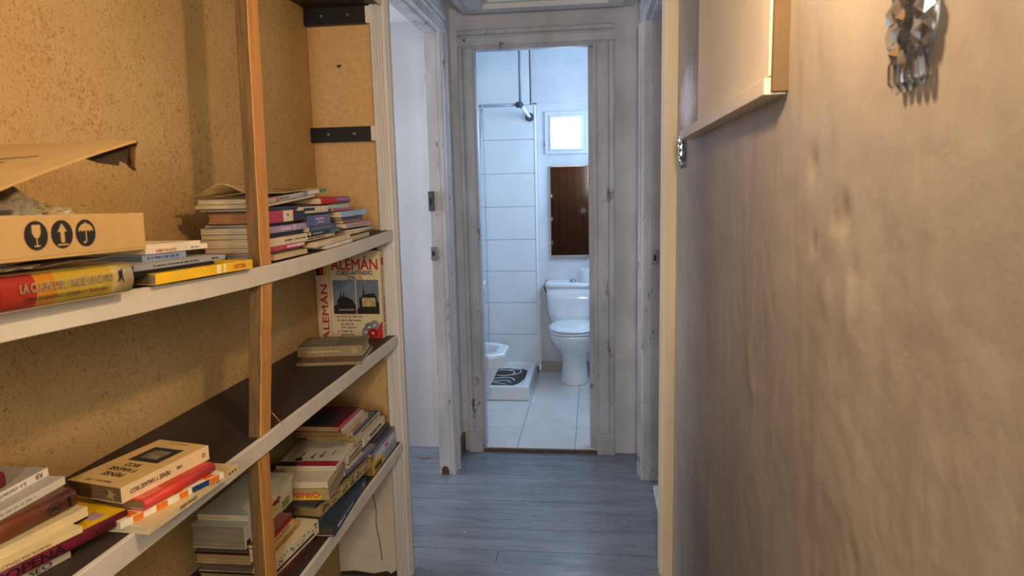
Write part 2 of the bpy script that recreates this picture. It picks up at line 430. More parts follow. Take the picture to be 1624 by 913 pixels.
pbox('jamb', CASING, d1, -.574, .0, 3.462, 3.51, 2.052, 2.078, .002, d1.location)
pbox('door_stop', CASING, d1, -.026, -.0005, 3.49, 3.53, .021, 2.05, .002, d1.location)
pbox('plinth_block', CASING, d1, -.665, -.59, 3.432, 3.468, 0, .11, .003, d1.location)
pbox('plinth_block', CASING, d1, .012, .098, 3.432, 3.468, 0, .11, .003, d1.location)
bm = bm_new(); tube(bm, [(-.625, 3.438, 2.1), (-.625, 3.447, 2.1)], .005); obj('screw_head', bm, BLACK, d1, off=d1.location)
# left side doorway
d2 = thing('door_2', 'open side doorway on the left with chipped white casing', 'doorway', (-.76, 2.75, 0)); d2['kind'] = 'structure'
bm = bm_new(); prism(bm, [(-.70+v, 3.142+u) for u, v in casing_profile(.085, .034)], 'z', 0, 2.085); obj('casing', bm, CASING_L, d2, off=d2.location)
bm = bm_new(); prism(bm, [(-.70+v, 2.08+u) for u, v in casing_profile(.09, .034)], 'y', 2.30, 3.227); obj('head_casing', bm, CASING_L, d2, off=d2.location)
pbox('jamb', CASING_L, d2, -.757, -.70, 3.142, 3.175, 0, 2.09, .003, d2.location)
pbox('jamb', CASING_L, d2, -.757, -.70, 2.32, 3.145, 2.075, 2.125, .003, d2.location)
pbox('jamb', CASING_L, d2, -.757, -.72, 2.326, 2.34, 0, 2.08, .003, d2.location)
bm = bm_new(); prism(bm, [(-.748, 0), (-.712, 0), (-.710, .02), (-.716, .038), (-.735, .045), (-.746, .03)], 'y', 3.1405, 3.143); obj('worn_patch', bm, M('5a4030', .8, .3, 40), d2, off=d2.location)
k = pbox('lock_keeper', METAL_DK, d2, -.757, -.733, 3.118, 3.143, 1.285, 1.375, .003, d2.location)
pbox('bolt_hole', BLACK, k, -.751, -.740, 3.1165, 3.119, 1.315, 1.345, 0, d2.location)
k = pbox('strike_plate', METAL, d2, -.758, -.733, 3.135, 3.143, 1.055, 1.118, .001, d2.location)
pbox('bolt_hole', BLACK, k, -.751, -.740, 3.1335, 3.136, 1.075, 1.10, 0, d2.location)
# right side doorway: closed recessed door
d3 = thing('door_3', 'grey side doorway on the right in shade', 'doorway', (.28, 2.75, 0)); d3['kind'] = 'structure'
bm = bm_new(); prism(bm, [(.245-v, 3.135+u) for u, v in casing_profile(.08, .045)], 'z', 0, 2.085); obj('casing', bm, CASING, d3, off=d3.location)
bm = bm_new(); prism(bm, [(.245-v, 2.08+u) for u, v in casing_profile(.08, .04)], 'y', 2.40, 3.215); obj('head_casing', bm, CASING, d3, off=d3.location)
pbox('jamb', CASING, d3, .245, .36, 3.125, 3.17, 0, 2.09, .003, d3.location)
pbox('jamb', CASING, d3, .245, .36, 2.44, 3.17, 2.075, 2.13, .003, d3.location)
k = pbox('door_leaf', CASING, d3, .335, .375, 2.44, 3.13, 0, 2.08, .003, d3.location)
k = pbox('strike_plate', METAL, d3, .258, .285, 3.116, 3.127, 1.03, 1.09, .001, d3.location)
pbox('bolt_hole', BLACK, k, .264, .276, 3.1145, 3.117, 1.045, 1.072, 0, d3.location)
pbox('sill_board', M('dad6d0', .5, .08), d3, .262, .34, 2.46, 3.03, 0, .025, .003, d3.location)
bm = bm_new(); pr = [(.225, 2.40), (.225, 2.395), (.228, 2.375), (.236, 2.37), (.276, 2.37), (.276, 2.47), (.24, 2.47), (.24, 2.455), (.232, 2.45), (.232, 2.436), (.224, 2.432), (.224, 2.42), (.23, 2.415), (.23, 2.405)]
prism(bm, [(x, y-.045) for x, y in pr], 'z', 0, 2.16); obj('near_casing', bm, CREAM_TRIM, d3, off=d3.location)
# near end door behind the camera, seen only in the mirror
wf = thing('added_window', 'narrow glazed strip beside the near door, added to let in fill light', 'window', (.09, -1.26, 1.25)); wf['kind'] = 'structure'  # added window opening for the fill light behind the camera
bm = bm_new()
for a, b, c, d in ((-.13, .13, 0, .03), (-.13, .13, .67, .7), (-.13, -.105, .03, .67), (.105, .13, .03, .67), (-.105, .105, .34, .36)): box(bm, a, b, -.04, .02, c, d)
obj('window_frame', bm, CREAM_TRIM, wf)  # frame of the added glazed strip
d4 = thing('door_4', 'dark brown boarded entrance door seen in the mirror', 'door', (-.43, -1.245, 0)); d4['kind'] = 'structure'
BROWN = m_wood('3a1d14', '552c1e', 'z', .5, 6)
for i in range(6):
    pbox('board', BROWN, d4, -.36+i*.12+.002, -.36+(i+1)*.12-.002, 0, .04, .0, 2.05, .004)
bm = bm_new(); tube(bm, [(.26, .03, 1.0), (.26, .09, 1.0)], [.035, .045], 20); obj('door_knob', bm, METAL, d4)

#=SHELF
# ------------------------------------------------------------------ bookshelf
SH = thing('bookshelf', 'built-in bookshelf with white-edged sagging shelves and rough timber props', 'bookshelf', (-.80, 1.0, 0))
SO = SH.location
pbox('side_panel', MDF, SH, -.929, -.70, 2.25, 2.275, 0, 2.2, .001, SO)
pbox('lower_facing', M('cdbfa8', .75, .2, 5, bmp=.35, bscale=20, spots=('a38e72', 12, .70)), SH, -.928, -.71, 2.242, 2.2505, 0, .478, .002, SO)
pbox('side_panel', MDF, SH, -.929, -.70, -1.245, -1.215, 0, 2.2, .001, SO)
bm = bm_new()
pr = [(-.712, 2.285), (-.712, 2.235), (-.708, 2.231), (-.70, 2.231), (-.697, 2.236), (-.693, 2.236), (-.690, 2.231), (-.683, 2.231), (-.680, 2.237), (-.676, 2.237), (-.672, 2.234), (-.664, 2.238), (-.660, 2.246),
      (-.662, 2.256), (-.658, 2.262), (-.658, 2.274), (-.664, 2.28), (-.662, 2.30), (-.668, 2.318), (-.70, 2.325)]
prism(bm, pr, 'z', 0, 2.2); obj('upright_moulding', bm, TRIM_WOOD, SH, off=SO)
def zcurve(pts):
    def f(y):
        for (a, za), (b, zb) in zip(pts, pts[1:]):
            if y <= b: 
                t = (y-a)/(b-a); t = max(0, min(1, t)); return za+(zb-za)*t
        return pts[-1][1]
    return f
S1 = zcurve([(-.345, 1.266), (.2, 1.264), (.69, 1.256), (.92, 1.246), (1.1, 1.239), (1.28, 1.2345), (1.45, 1.2335), (1.65, 1.235), (1.9, 1.241), (2.25, 1.252)])
S2 = zcurve([(-.345, .90), (.7, .896), (.95, .893), (1.3, .8915), (1.7, .892), (2.25, .893)])
S3 = zcurve([(-.345, .52), (1.0, .514), (1.5, .512), (2.25, .513)])
S0 = zcurve([(-.345, 2.005), (1.2, 2.0), (2.25, 2.003)])
def shelf(f, th):
    n = 48; a, b = -1.215, 2.25
    def strip(x0, x1, t0, t1):
        bm = bm_new(); rows = []
        for i in range(n+1):
            y = a+(b-a)*i/n; z = f(y)
            rows.append([bm.verts.new(p) for p in ((x0, y, z-t1), (x1, y, z-t1), (x1, y, z-t0), (x0, y, z-t0))])
        for r, q in zip(rows, rows[1:]):
            for k in range(4): bm.faces.new((r[k], r[(k+1) % 4], q[(k+1) % 4], q[k]))
        bm.faces.new(rows[0][::-1]); bm.faces.new(rows[-1]); return bm
    o = obj('shelf_board', strip(-.929, -.676, 0, th-.004), SHELF_DARK, SH, off=SO)
    e = obj('front_edge', strip(-.676, -.667, -.0005, th), SHELF_WHITE, o, .001, off=SO, segs=1)
    return o
for f in (S0, S1, S2, S3): shelf(f, .036)
def cleat(z, h=.05):
    c = pbox('cleat', BLACK, SH, -.927, -.722, 2.226, 2.2505, z-h, z, .001, SO)
    e = pbox('end_cap', SHELF_WHITE, c, -.722, -.708, 2.226, 2.2505, z-h, z, .001, SO)
    for x in (-.866, -.778):
        bm = bm_new(); tube(bm, [(x, 2.2275, z-h*.48), (x, 2.2235, z-h*.48)], .005, 10); obj('screw', bm, METAL, c, off=SO)
cleat(1.966, .052); cleat(1.592, .047); cleat(.853, .045); cleat(.473, .045); cleat(1.211, .03)
bm = bm_new(); cr = [(-.792, .40), (-.790, .33), (-.778, .25), (-.782, .20), (-.770, .12), (-.766, .06)]
for (xa, za), (xb, zb) in zip(cr, cr[1:]): prism(bm, [(xa-.0012, za), (xa+.0012, za), (xb+.0012, zb), (xb-.0012, zb)], 'y', 2.2405, 2.243)
prism(bm, [(-.925, .012), (-.87, .018), (-.80, .010), (-.75, .022), (-.735, .012), (-.71, .03), (-.712, .0), (-.925, .0)], 'y', 2.240, 2.243)
obj('crack', bm, M('3a2c20', .9, .2), SH, off=SO)
# nail and small screw left in the side panel, nail in the wallpaper
bm = bm_new(); tube(bm, [(-.822, 2.25, 1.79), (-.825, 2.236, 1.786)], .004, 8); obj('nail', bm, METAL_DK, SH, off=SO)
# rough timber props; each has a dirty sawn face towards the room and a cleaner planed face
def prop(bot, top, hw=(.022, .03), cap=True):
    (x0, y0, z0), (x1, y1, z1) = bot, top
    bm = bm_new(); rings = []; n = 14
    for i in range(n+1):
        t = i/n; x, y, z = x0+(x1-x0)*t, y0+(y1-y0)*t, z0+(z1-z0)*t
        j = lambda k: .0012*noise.noise((z*23, k*5.1, y0))
        rings.append([bm.verts.new((x-hw[0]+j(1), y-hw[1]+j(2), z)), bm.verts.new((x+hw[0]+j(3), y-hw[1]+j(2), z)), bm.verts.new((x+hw[0]+j(3), y+hw[1]+j(4), z)), bm.verts.new((x-hw[0]+j(1), y+hw[1]+j(4), z))])
    for a, b in zip(rings, rings[1:]):
        for k in range(4):
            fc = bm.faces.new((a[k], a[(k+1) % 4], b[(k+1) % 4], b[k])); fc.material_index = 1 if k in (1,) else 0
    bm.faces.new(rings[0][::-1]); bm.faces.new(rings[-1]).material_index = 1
    return obj('timber_prop', bm, [POST_DIRTY, POST_CLEAN], SH, .0015, off=SO, segs=1)
HW = (.0135, .023)
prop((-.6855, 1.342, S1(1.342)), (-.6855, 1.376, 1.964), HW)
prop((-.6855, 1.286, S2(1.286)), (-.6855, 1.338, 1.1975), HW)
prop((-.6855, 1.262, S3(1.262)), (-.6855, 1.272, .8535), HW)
bm = bm_new(); tube(bm, [(-.668, 1.31, .93), (-.655, 1.325, .90), (-.662, 1.34, .893)], .0008, 5); obj('wood_splinter', bm, POST_CLEAN, SH, off=SO)
#=BOOKS
# ------------------------------------------------------------------ books
PG = 'cfb98f'
GROUPS = {}
def cover_profile(w, T, t, rnd, ov):
    """closed C outline in (x, z): back board, spine, front board"""
    sp = []
    n = 8 if rnd else 1
    for i in range(n+1):
        a = -math.pi/2+math.pi*i/n
        sp.append(((rnd*math.cos(a) if rnd else 0), T/2+T/2*math.sin(a) if rnd else T*i/n))
    outer = [(-w, 0)]+[(x-rnd, z) for x, z in sp]+[(-w, T)]
    inn = [(-w, T-t)]+[(min(x-rnd-t*1.2, -rnd-t*.6 if not rnd else 9), t+(z/T)*(T-2*t)) for x, z in sp[::-1]]+[(-w, t)]
    return outer, inn
def book(name, label, cat, sx, y0, y1, z0, T, w, spine, top=None, bottom=None, yaw=0, pitch=0, roll=0, rnd=0, hard=False,
         pages=PG, group=None, segs=None, sag=0, rough=.45, tail=0):
    """a lying book; spine at local x=0 facing +x, spine along local y. Returns its root."""
    L = y1-y0
    root = thing(name, label, cat, (sx, (y0+y1)/2, z0), (R(pitch), R(roll), R(yaw)), group)
    t = .0022 if hard else .0008; ov = .003 if hard else .0006
    mats = [M(spine, rough), M(top or spine, rough), M(bottom or top or spine, rough), M('d8cbb0', .8)]
    cuts = [(-L/2, L/2, 0)]
    if segs:
        cuts = []
        for (a, b, c) in segs:
            mats.append(M(c, rough)); cuts.append((a, b, len(mats)-1))
    outer, inn = cover_profile(w, T, t, rnd, ov)
    ring = outer+inn; n = len(ring); no = len(outer)
    bm = bm_new(); prev = None; prevm = None
    ys = [c[0] for c in cuts]+[cuts[-1][1]]
    fine = []
    for (a, b, mi) in cuts:
        k = max(1, int((b-a)/.04)) if sag else 1
        for i in range(k): fine.append((a+(b-a)*i/k, a+(b-a)*(i+1)/k, mi))
    def zz(y): return -sag*math.cos(math.pi*y/L)+0 if sag else 0
    def mkring(y): return [bm.verts.new((x, y, z+zz(y))) for x, z in ring]
    first = mkring(fine[0][0]); cur = first
    for (a, b, mi) in fine:
        nx = mkring(b)
        for i in range(n):
            f = bm.faces.new((cur[i], cur[(i+1) % n], nx[(i+1) % n], nx[i]))
            if i < no-1:
                f.material_index = 2 if i == 0 else (1 if i == no-2 else mi)
            else: f.material_index = 3 if i not in (no-1, n-1) else mi
            f.smooth = bool(rnd) and 0 < i < no-2
        cur = nx
    def cap(rg, flip):
        o_ = rg[:no]; i_ = rg[no:][::-1]
        for k in range(no-1):
            q = (o_[k], o_[k+1], i_[k+1], i_[k]); 
            f = bm.faces.new(q[::-1] if flip else q); f.material_index = 2 if k == 0 else (1 if k == no-2 else (0 if not segs else 4))
    cap(first, False); cap(cur, True)
    c = obj('cover', bm, mats, root)
    bm = bm_new(); m = 7
    for j in range(1):
        x1 = -t*1.3-rnd*.55; x0 = -w+ov
        prof = [(x0, t), (x1, t), (x1, T-t), (x0, T-t), (x0+(.003 if hard or T > .02 else .0005), T*.5)]
        prism(bm, prof, 'y', -L/2+ov, L/2-ov)
    pg = obj('pages', bm, m_pages(pages), root)
    root['_L'] = L; root['_w'] = w; root['_T'] = T; root['_rnd'] = rnd
    return root
def on_spine(b, s, yc, w, h, col, zc=None, flip=False, bold=0., shear=0.):
    T = b['_T']; zc = T/2 if zc is None else zc
    off = .0003
    if b['_rnd']:
        q = (zc-T/2)/(T/2); off = .0009 - b['_rnd']*(1-math.sqrt(max(0, 1-min(.98, abs(q)+h/T)**2)))*.0
    s_ = -1 if flip else 1
    return letter(b, s, (off, yc, zc), (0, s_, 0), (0, 0, s_), w, h, M(col, .6, .02), bold, shear)
def on_top(b, s, xc, yc, w, h, col, right=(0, -1, 0), up=(1, 0, 0), bold=0.):
    return letter(b, s, (xc, yc, b['_T']), right, up, w, h, M(col, .6, .02), bold)
def patch_top(b, name, x0, x1, y0, y1, col, lift=.0004):
    return pbox(name, M(col, .5, .15, 40), b, x0, x1, y0, y1, b['_T']-.0001, b['_T']+lift)
def patch_spine(b, name, y0, y1, col, z0=None, z1=None, lift=.0005):
    T = b['_T']; return pbox(name, M(col, .5, .1, 30), b, -.0004, lift, y0, y1, .0005 if z0 is None else z0, T-.0005 if z1 is None else z1)
def dashes(b, y0, y1, h, col, seed=0, zc=None):
    """print too small to read in the photograph: a row of little word-length strokes"""
    rnd_ = random.Random(seed); bm = bm_new(); y = y0; T = b['_T']; zc = zc or T/2
    while y < y1:
        l = rnd_.uniform(.004, .012); 
        yy = y
        while yy < min(y+l, y1):
            box(bm, 0, .0005, yy, yy+h*.42, zc-h*.5*rnd_.uniform(.7, 1), zc+h*.5*rnd_.uniform(.6, 1)); yy += h*.66
        y += l+h*.9
    return obj('print', bm, M(col, .6, .02), b)

# --- top shelf, near the box
G1 = 'books lying on the upper shelf near the cardboard box'
b = book('book', 'thick red, orange and yellow paperback about written English under the cardboard box', 'book', -.64, .63, .885, S1(.8)+.0015, .043, .15, 'd9b84a', 'c9a94a', rnd=.012, pitch=-2.0, group=G1,
         segs=[(-.1275, -.090, '8e1c1a'), (-.090, -.042, '9a301f'), (-.042, -.012, 'b87a20'), (-.012, .085, 'b3962f'), (.085, .1275, 'c0aa68')], rough=.3)
on_spine(b, 'LA CLAVE DEL INGLÉS ESCRITO', .009, .15, .0125, 'e6d6a8', .0265, bold=.03)
on_spine(b, 'LA CLAVE DEL INGLÉS ESCRITO', .009, .15, .0125, '6b5632', .0265).location = (.0003, 0, 0)
on_spine(b, 'CÓMO ENTENDERLO, ESCRIBIRLO Y TRADUCIRLO', .006, .138, .0062, '2a1c12', .0125, shear=.25, bold=.015)
bm = bm_new(); prism(bm, [(.094, .018), (.097, .022), (.096, .034), (.099, .031), (.103, .035), (.104, .022), (.107, .016), (.103, .02), (.100, .024), (.098, .019)], 'x', .0004, .0012); obj('emblem', bm, INK, b)
ZP = S1(.77)+.049
for i, (dx, y0, y1, l) in enumerate(((-.645, .66, .865, .0), (-.634, .655, .72, .0025), (-.64, .80, .90, .005), (-.65, .66, .885, .0075))):
    bm = bm_new(); rows = []
    for k in range(9):
        yy = y0+(y1-y0)*k/8; e = .0011*math.sin(k*1.7+i)
        rows.append([bm.verts.new((x, yy, ZP+l+e*(1 if x > dx-.05 else .2)+q)) for q in (0, .0006) for x in (dx-.2, dx-.05, dx+.002*math.sin(k*2.3))])
    for a, c in zip(rows, rows[1:]):
        for p in range(2):
            bm.faces.new((a[p], a[p+1], c[p+1], c[p])); bm.faces.new((a[p+3], c[p+3], c[p+4], a[p+4]))
        bm.faces.new((a[2], a[5], c[5], c[2])); bm.faces.new((a[0], c[0], c[3], a[3]))
    tag(obj('paper_sheet', bm, M('d8c49a', .8)), 'loose yellowed paper sheet squeezed under the cardboard box', 'paper', 'loose papers between box and thick book')
b = book('book', 'bright yellow softcover workbook with red spine lettering, lowest of its pile', 'book', -.655, .955, 1.252, S1(1.0)+.001, .0165, .21, 'f2c211', 'e8b80f', pitch=-1.7, group=G1, pages='7d6a50')
on_spine(b, 'I SUTORI', .098, .04, .0085, 'b8361e', bold=.01); on_spine(b, '<', .137, .004, .006, 'b8361e')
patch_spine(b, 'stripe', .022, .034, 'f6e7b4'); patch_spine(b, 'stripe', .046, .050, 'f6e7b4')
Z = S1(1.0)+.0185
b = book('notebook', 'thin black notebook above the yellow workbook', 'notebook', -.668, .925, 1.14, Z, .008, .18, '241f1e', pitch=-1.7, group=G1, pages='3a332c'); Z += .0083
b = book('magazine', 'thin grey softcover magazine with worn spine end', 'magazine', -.66, .915, 1.165, Z, .0085, .2, '9a9a9c', 'a7a6a4', pitch=-1.6, group=G1); dashes(b, -.08, .04, .003, '4a4a4c', 1); dashes(b, .08, .10, .003, '2a2a2c', 2); Z += .0088
b = book('disc_case', 'clear bluish plastic disc case in the yellow workbook pile', 'case', -.69, .978, 1.093, Z, .0105, .13, '8c9bb4', 'a4b0c2', pitch=-1.5, group=G1, pages='66707e', rough=.15); dashes(b, -.045, .035, .0045, '4a5c86', 3); Z += .0108
b = book('booklet', 'white booklet with tiny red spine lettering', 'booklet', -.688, .985, 1.157, Z, .0085, .15, 'e9dfc8', pitch=-1.5, group=G1); on_spine(b, 'SOBNY IN SOSSO', -.035, .055, .0045, 'c4472c', bold=.01); on_spine(b, '—', .02, .006, .001, 'b03a28'); dashes(b, .035, .06, .0035, '9a9184', 5); Z += .0088
b = book('booklet', 'plain thin off-white booklet topmost of the yellow workbook pile', 'booklet', -.692, .98, 1.142, Z, .006, .15, 'e3d7bd', pitch=-1.5, group=G1)

# --- upper shelf, big pile behind and right of the timber prop
G2 = 'books in the big pile on the upper shelf'
def B2(label, sx, y0, y1, z0, T, w, spine, top=None, **k):
    nm = k.pop('name', 'book'); return book(nm, label, nm, sx, y0, y1, z0, T, w, spine, top, group=G2, **k)
B2('small cream book showing its page edges, at the pile foot beside the timber prop', -.684, 1.405, 1.578, 1.2375, .0105, .11, 'cdb68a', 'd8c49a')
b = B2('red to pink thin paperback low in the pile beside the timber prop', -.69, 1.385, 1.58, 1.2565, .0095, .14, 'c9486a', 'd8a0a0', segs=[(-.0975, .0, 'b8362e'), (.0, .06, 'd05a86'), (.06, .0975, 'd88aa8')]); dashes(b, .0, .09, .004, 'efd6c0', 8)
B2('thin brown book hidden under the red and pink paperback', -.70, 1.40, 1.57, 1.2485, .0075, .12, '6b4a2c')
b = B2('cream spined paperback with small dark print, beside the timber prop', -.69, 1.39, 1.597, 1.2668, .0175, .155, 'dcc9a2', 'cdb98f'); dashes(b, -.02, .02, .004, '3d3226', 11); dashes(b, .035, .09, .004, '5a4a38', 12)
B2('thin black book under the lilac paperback', -.70, 1.39, 1.59, 1.2848, .0105, .14, '262022')
b = B2('lilac paperback with pale emblem on its spine', -.69, 1.39, 1.597, 1.2958, .0135, .15, 'a58fb4', 'b6a4c0'); patch_spine(b, 'emblem', .03, .042, 'c9b89a'); dashes(b, -.03, .015, .005, 'd9c4dc', 13)
B2('thin dark brown book above the lilac paperback', -.705, 1.40, 1.58, 1.3098, .0072, .13, '33241c')
b = B2('hardback with red and cream spine and brown page edges', -.69, 1.375, 1.53, 1.3175, .0255, .125, 'b0303e', '4a2c24', hard=True, pages='9a6a40'); patch_spine(b, 'label', .022, .070, 'd8caa4'); patch_spine(b, 'mark', .042, .047, '3a3028', .012, .018)
b = B2('black hardback with dark page edges behind the red and cream spine', -.69, 1.535, 1.592, 1.3175, .022, .13, '1e1a1c', hard=True, pages='3c2c22')
B2('thin navy softcover sticking out under the magazines', -.70, 1.41, 1.655, 1.3435, .0075, .15, '26303e', '2c3646')
b = B2('cream softcover under the bent grey magazine', -.695, 1.385, 1.67, 1.3612, .0075, .15, 'cdbb92', 'c4b186', pitch=4.0, pages='c8b48a')
b = B2('white and grey magazine with a green spine end, on top of the pile', -.69, 1.405, 1.735, 1.3722, .009, .16, 'b9b2a8', 'c9b893', name='magazine', pitch=4.0, segs=[(-.165, .02, 'a9a4a0'), (.02, .045, '7c7c82'), (.045, .118, 'cfc6b4'), (.118, .165, '3f7a3a')])
patch_spine(b, 'red_mark', -.125, -.113, 'c2402e'); dashes(b, -.108, -.06, .0035, '55524e', 15)
# curled cover of the topmost magazine
bm = bm_new(); rows = []
for i in range(13):
    t = i/12; x = -.845+.155*t; z = 1.3765+.024*math.sin(math.pi*min(1, t*1.15))**2 + .004*t
    rows.append([bm.verts.new((x, 1.375, z)), bm.verts.new((x, 1.50, z*.6+1.383*.4)), bm.verts.new((x, 1.63, 1.3905)), bm.verts.new((x, 1.63, 1.392)), bm.verts.new((x, 1.50, z*.6+1.383*.4+.0015)), bm.verts.new((x, 1.375, z+.0015))])
for a, c in zip(rows, rows[1:]):
    for k in range(6): bm.faces.new((a[k], a[(k+1) % 6], c[(k+1) % 6], c[k])).smooth = True
bm.faces.new(rows[0]); bm.faces.new(rows[-1][::-1])
o = obj('leaflet', bm, M('b99a63', .5, .25, 18)); tag(o, 'curled brown and white leaflet lying on top of the big pile', 'leaflet')
letter(o, 'MLOJI', (-.765, 1.45, 1.3955), (.35, 1, 0), (-1, .35, 0), .05, .022, M('e2d4b4', .7), .01)
# middle column
B2('white thin paperback at the shelf edge, foot of the middle column', -.678, 1.69, 1.875, 1.2395, .0085, .12, 'e0dace', 'd3c6a6', pitch=1.4)
dashes(bpy.data.objects['book.%03d' % (len([o for o in bpy.data.objects if o.name.startswith('book.') and o.type == 'EMPTY']))] if False else B2('cream paperback lying across the white thin one', -.684, 1.634, 1.877, 1.2485, .0125, .13, 'd8c8a8', 'cfbd94', pitch=1.4), -.02, .09, .004, 'bda98a', 17)
b = B2('cream spined paperback with brown lettering continuing the pink one', -.695, 1.585, 1.787, 1.2645, .0085, .13, 'dcc6a0', pitch=.8); dashes(b, -.09, .03, .0045, '3a2a22', 18)
patch_spine(b, 'black_dot', .085, .09, '241c1a', .003, .006)
b = B2('thin black paperback with green leaf print', -.69, 1.622, 1.825, 1.2755, .0095, .13, '23261f', '2c3a2a'); patch_spine(b, 'green_print', .02, .085, '3f7a4a'); dashes(b, -.09, -.03, .004, '9aa29a', 19)
b = B2('dark blue-grey paperback under the violet thick one', -.69, 1.611, 1.786, 1.2855, .0135, .12, '3e4858', '465262'); dashes(b, -.07, .06, .004, '6f7f98', 20)
b = B2('thick violet-blue paperback with pale lettering on its spine', -.69, 1.602, 1.75, 1.2995, .0255, .11, '5d587e', '4a4a6a', pages='4a3a30', segs=[(-.074, -.03, '4d5a86'), (-.03, .074, '6a5f86')]); dashes(b, -.02, .03, .006, 'c0a8c0', 21, .016); dashes(b, -.01, .025, .005, 'c0a8c0', 22, .008)
B2('thin black booklet above the violet thick book', -.70, 1.59, 1.74, 1.3255, .005, .12, '201a1a', name='booklet')
b = B2('cream paperback with a black brush stroke on its spine', -.692, 1.575, 1.747, 1.331, .016, .12, 'd3c09a', 'bfa97c'); patch_spine(b, 'brush_stroke', -.07, -.005, '1f1a18', .006, .013)
# right column
B2('cream paperback with page edges out, foot of the right column', -.688, 1.885, 2.055, 1.2435, .013, .12, 'cbb488', 'bca678', pitch=1.2)
B2('grey-cream spiral bound notebook near the end panel', -.685, 1.90, 2.105, 1.2605, .0135, .14, 'b9b09a', '8d8676', name='notebook', rnd=.004)
b = B2('pale paperback with violet cover stripe near the end panel', -.69, 1.866, 2.076, 1.279, .0135, .14, 'b79f98', '6c5c88'); dashes(b, -.06, .08, .004, '98847c', 24)
B2('thin orange-brown paperback under the light blue one', -.70, 1.87, 2.04, 1.293, .0085, .13, 'a8603a', '8e5a44')
B2('dark thin paperback right under the light blue one', -.70, 1.86, 2.03, 1.302, .0095, .13, '3a3a44')
b = B2('light blue spined paperback near the end panel', -.69, 1.832, 2.045, 1.3125, .0155, .14, '9fb8d4', '8a9cae', pitch=.4)
B2('thin pinkish red booklet on the light blue paperback', -.70, 1.80, 1.96, 1.330, .007, .12, 'b0564a', name='booklet')
B2('white and green small booklet under the red rounded book', -.70, 1.765, 1.925, 1.3375, .010, .12, 'b8bcae', '6f8a70', name='booklet')
B2('red hardback with rounded spine on top of the right column', -.69, 1.708, 1.91, 1.350, .0185, .14, '9e2a26', '8e2622', rnd=.007, hard=True)

# --- middle shelf, far end
al = thing('course_box', 'German course box standing upright against the end panel, red lettering', 'box', (-.815, 2.2, S2(2.2)), (0, 0, 0))
CW, CH, CD = .226, .295, .042
pbox('box_body', M('d6c49c', .4, .06), al, -CW/2, CW/2, -.012, .03, 0, CH, .0015)
RED = M('b3261e', .5, .05); NAVY = M('1f2233', .5, .05); PHOTO = M('39424f', .35, .5, 30); PH2 = M('241f1c', .4, .4, 60); SKY = M('6d7684', .35, .4, 20)
FY = -.0125
def ftext(s, x0, x1, z0, z1, m, bold=.02): return letter(al, s, ((x0+x1)/2, FY, (z0+z1)/2), (1, 0, 0), (0, 0, 1), x1-x0, z1-z0, m, bold)
ftext('ALEMÁN', -.056, .104, .232, .277, RED, .018)
ftext('CURSO INTENSIVO', -.038, .086, .214, .228, NAVY, .025); ftext('CON', 0, .028, .197, .210, NAVY, .025); ftext('CD', .033, .050, .197, .210, RED, .03)
letter(al, 'ALEMÁN', (-.087, FY, .088), (0, 0, 1), (-1, 0, 0), .19, .028, RED, .018)
pbox('divider_line', M('9a7a5a'), al, -.0645, -.0635, FY-.0006, FY, 0, .24)
for i, c in enumerate(('1c1816', 'a8281f', 'd8a83a')): pbox('flag_band', M(c), al, -.108+i*.0125, -.108+(i+1)*.0125, FY-.0006, FY, .214, .245)
for x0, x1 in ((-.053, .024), (.027, .104)):
    p = pbox('photo_print', SKY, al, x0, x1, FY-.0006, FY, .083, .198)
    bm = bm_new()
    if x0 < 0: pts = [(-.053, .083), (.024, .083), (.024, .112), (.012, .13), (.004, .135), (-.006, .14), (-.014, .142), (-.017, .165), (-.020, .142), (-.024, .142), (-.027, .168), (-.030, .142), (-.04, .13), (-.04, .115), (-.053, .11)]
    else: pts = [(.027, .083), (.104, .083), (.104, .12), (.098, .125), (.096, .145), (.090, .145), (.09, .152), (.075, .152), (.06, .15), (.056, .15), (.053, .185), (.050, .15), (.044, .14), (.036, .138), (.036, .105), (.027, .1)]
    prism(bm, pts, 'y', FY-.001, FY-.0006); obj('building_print', bm, PH2, p)
    if x0 < 0: pbox('pale_print', M('8a8778'), p, -.035, .018, FY-.0013, FY-.001, .095, .10)
    else: pbox('pale_print', M('b9a06a', .5, .4, 80), p, .046, .092, FY-.0013, FY-.001, .108, .138)
BUL = [(.0745, '4 CD de 240 min', 1), (.062, 'Libro de texto', 1), (.0495, 'de más de', 0), (.037, '200 páginas', 0), (.0245, 'Tabla de', 1), (.012, 'gramática', 0)]
for z, s, q in BUL:
    ftext(s, -.032 if s[0] in 'dg2' else -.034, -.034+.0052*len(s), z-.004, z+.004, NAVY, .015)
    if q:
        bm = bm_new(); tube(bm, [(-.041, FY, z), (-.041, FY-.0006, z)], .003, 12); obj('bullet', bm, RED, al)
bm = bm_new(); prism(bm, [(.06, 0), (.112, 0), (.112, .06), (.10, .045), (.09, .03)], 'y', FY-.0006, FY); obj('red_corner', bm, RED, al)
for i, (x, z) in enumerate(((.055, .022), (.066, .038), (.085, .045), (.078, .018))):
    bm = bm_new(); tube(bm, [(x, FY, z), (x, FY-.0008-.0002*i, z)], .0165, 24); d = obj('disc_print', bm, M(('8a8a8c', '77777a', '85868a', 'a02a22')[i], .3, .4, 90), al)
    bm = bm_new(); tube(bm, [(x, FY-.0008, z), (x, FY-.0018, z)], .004, 12); obj('disc_hole', bm, M('d6d0c4'), d)
letter(al, 'ALEMÁN', (CW/2+.0003, .010, .075), (0, 0, 1), (0, -1, 0), .125, .018, RED, .018)
letter(al, 'CURSO INTENSIVO', (CW/2+.0003, .004, .19), (0, 0, 1), (0, -1, 0), .085, .006, NAVY, .02)
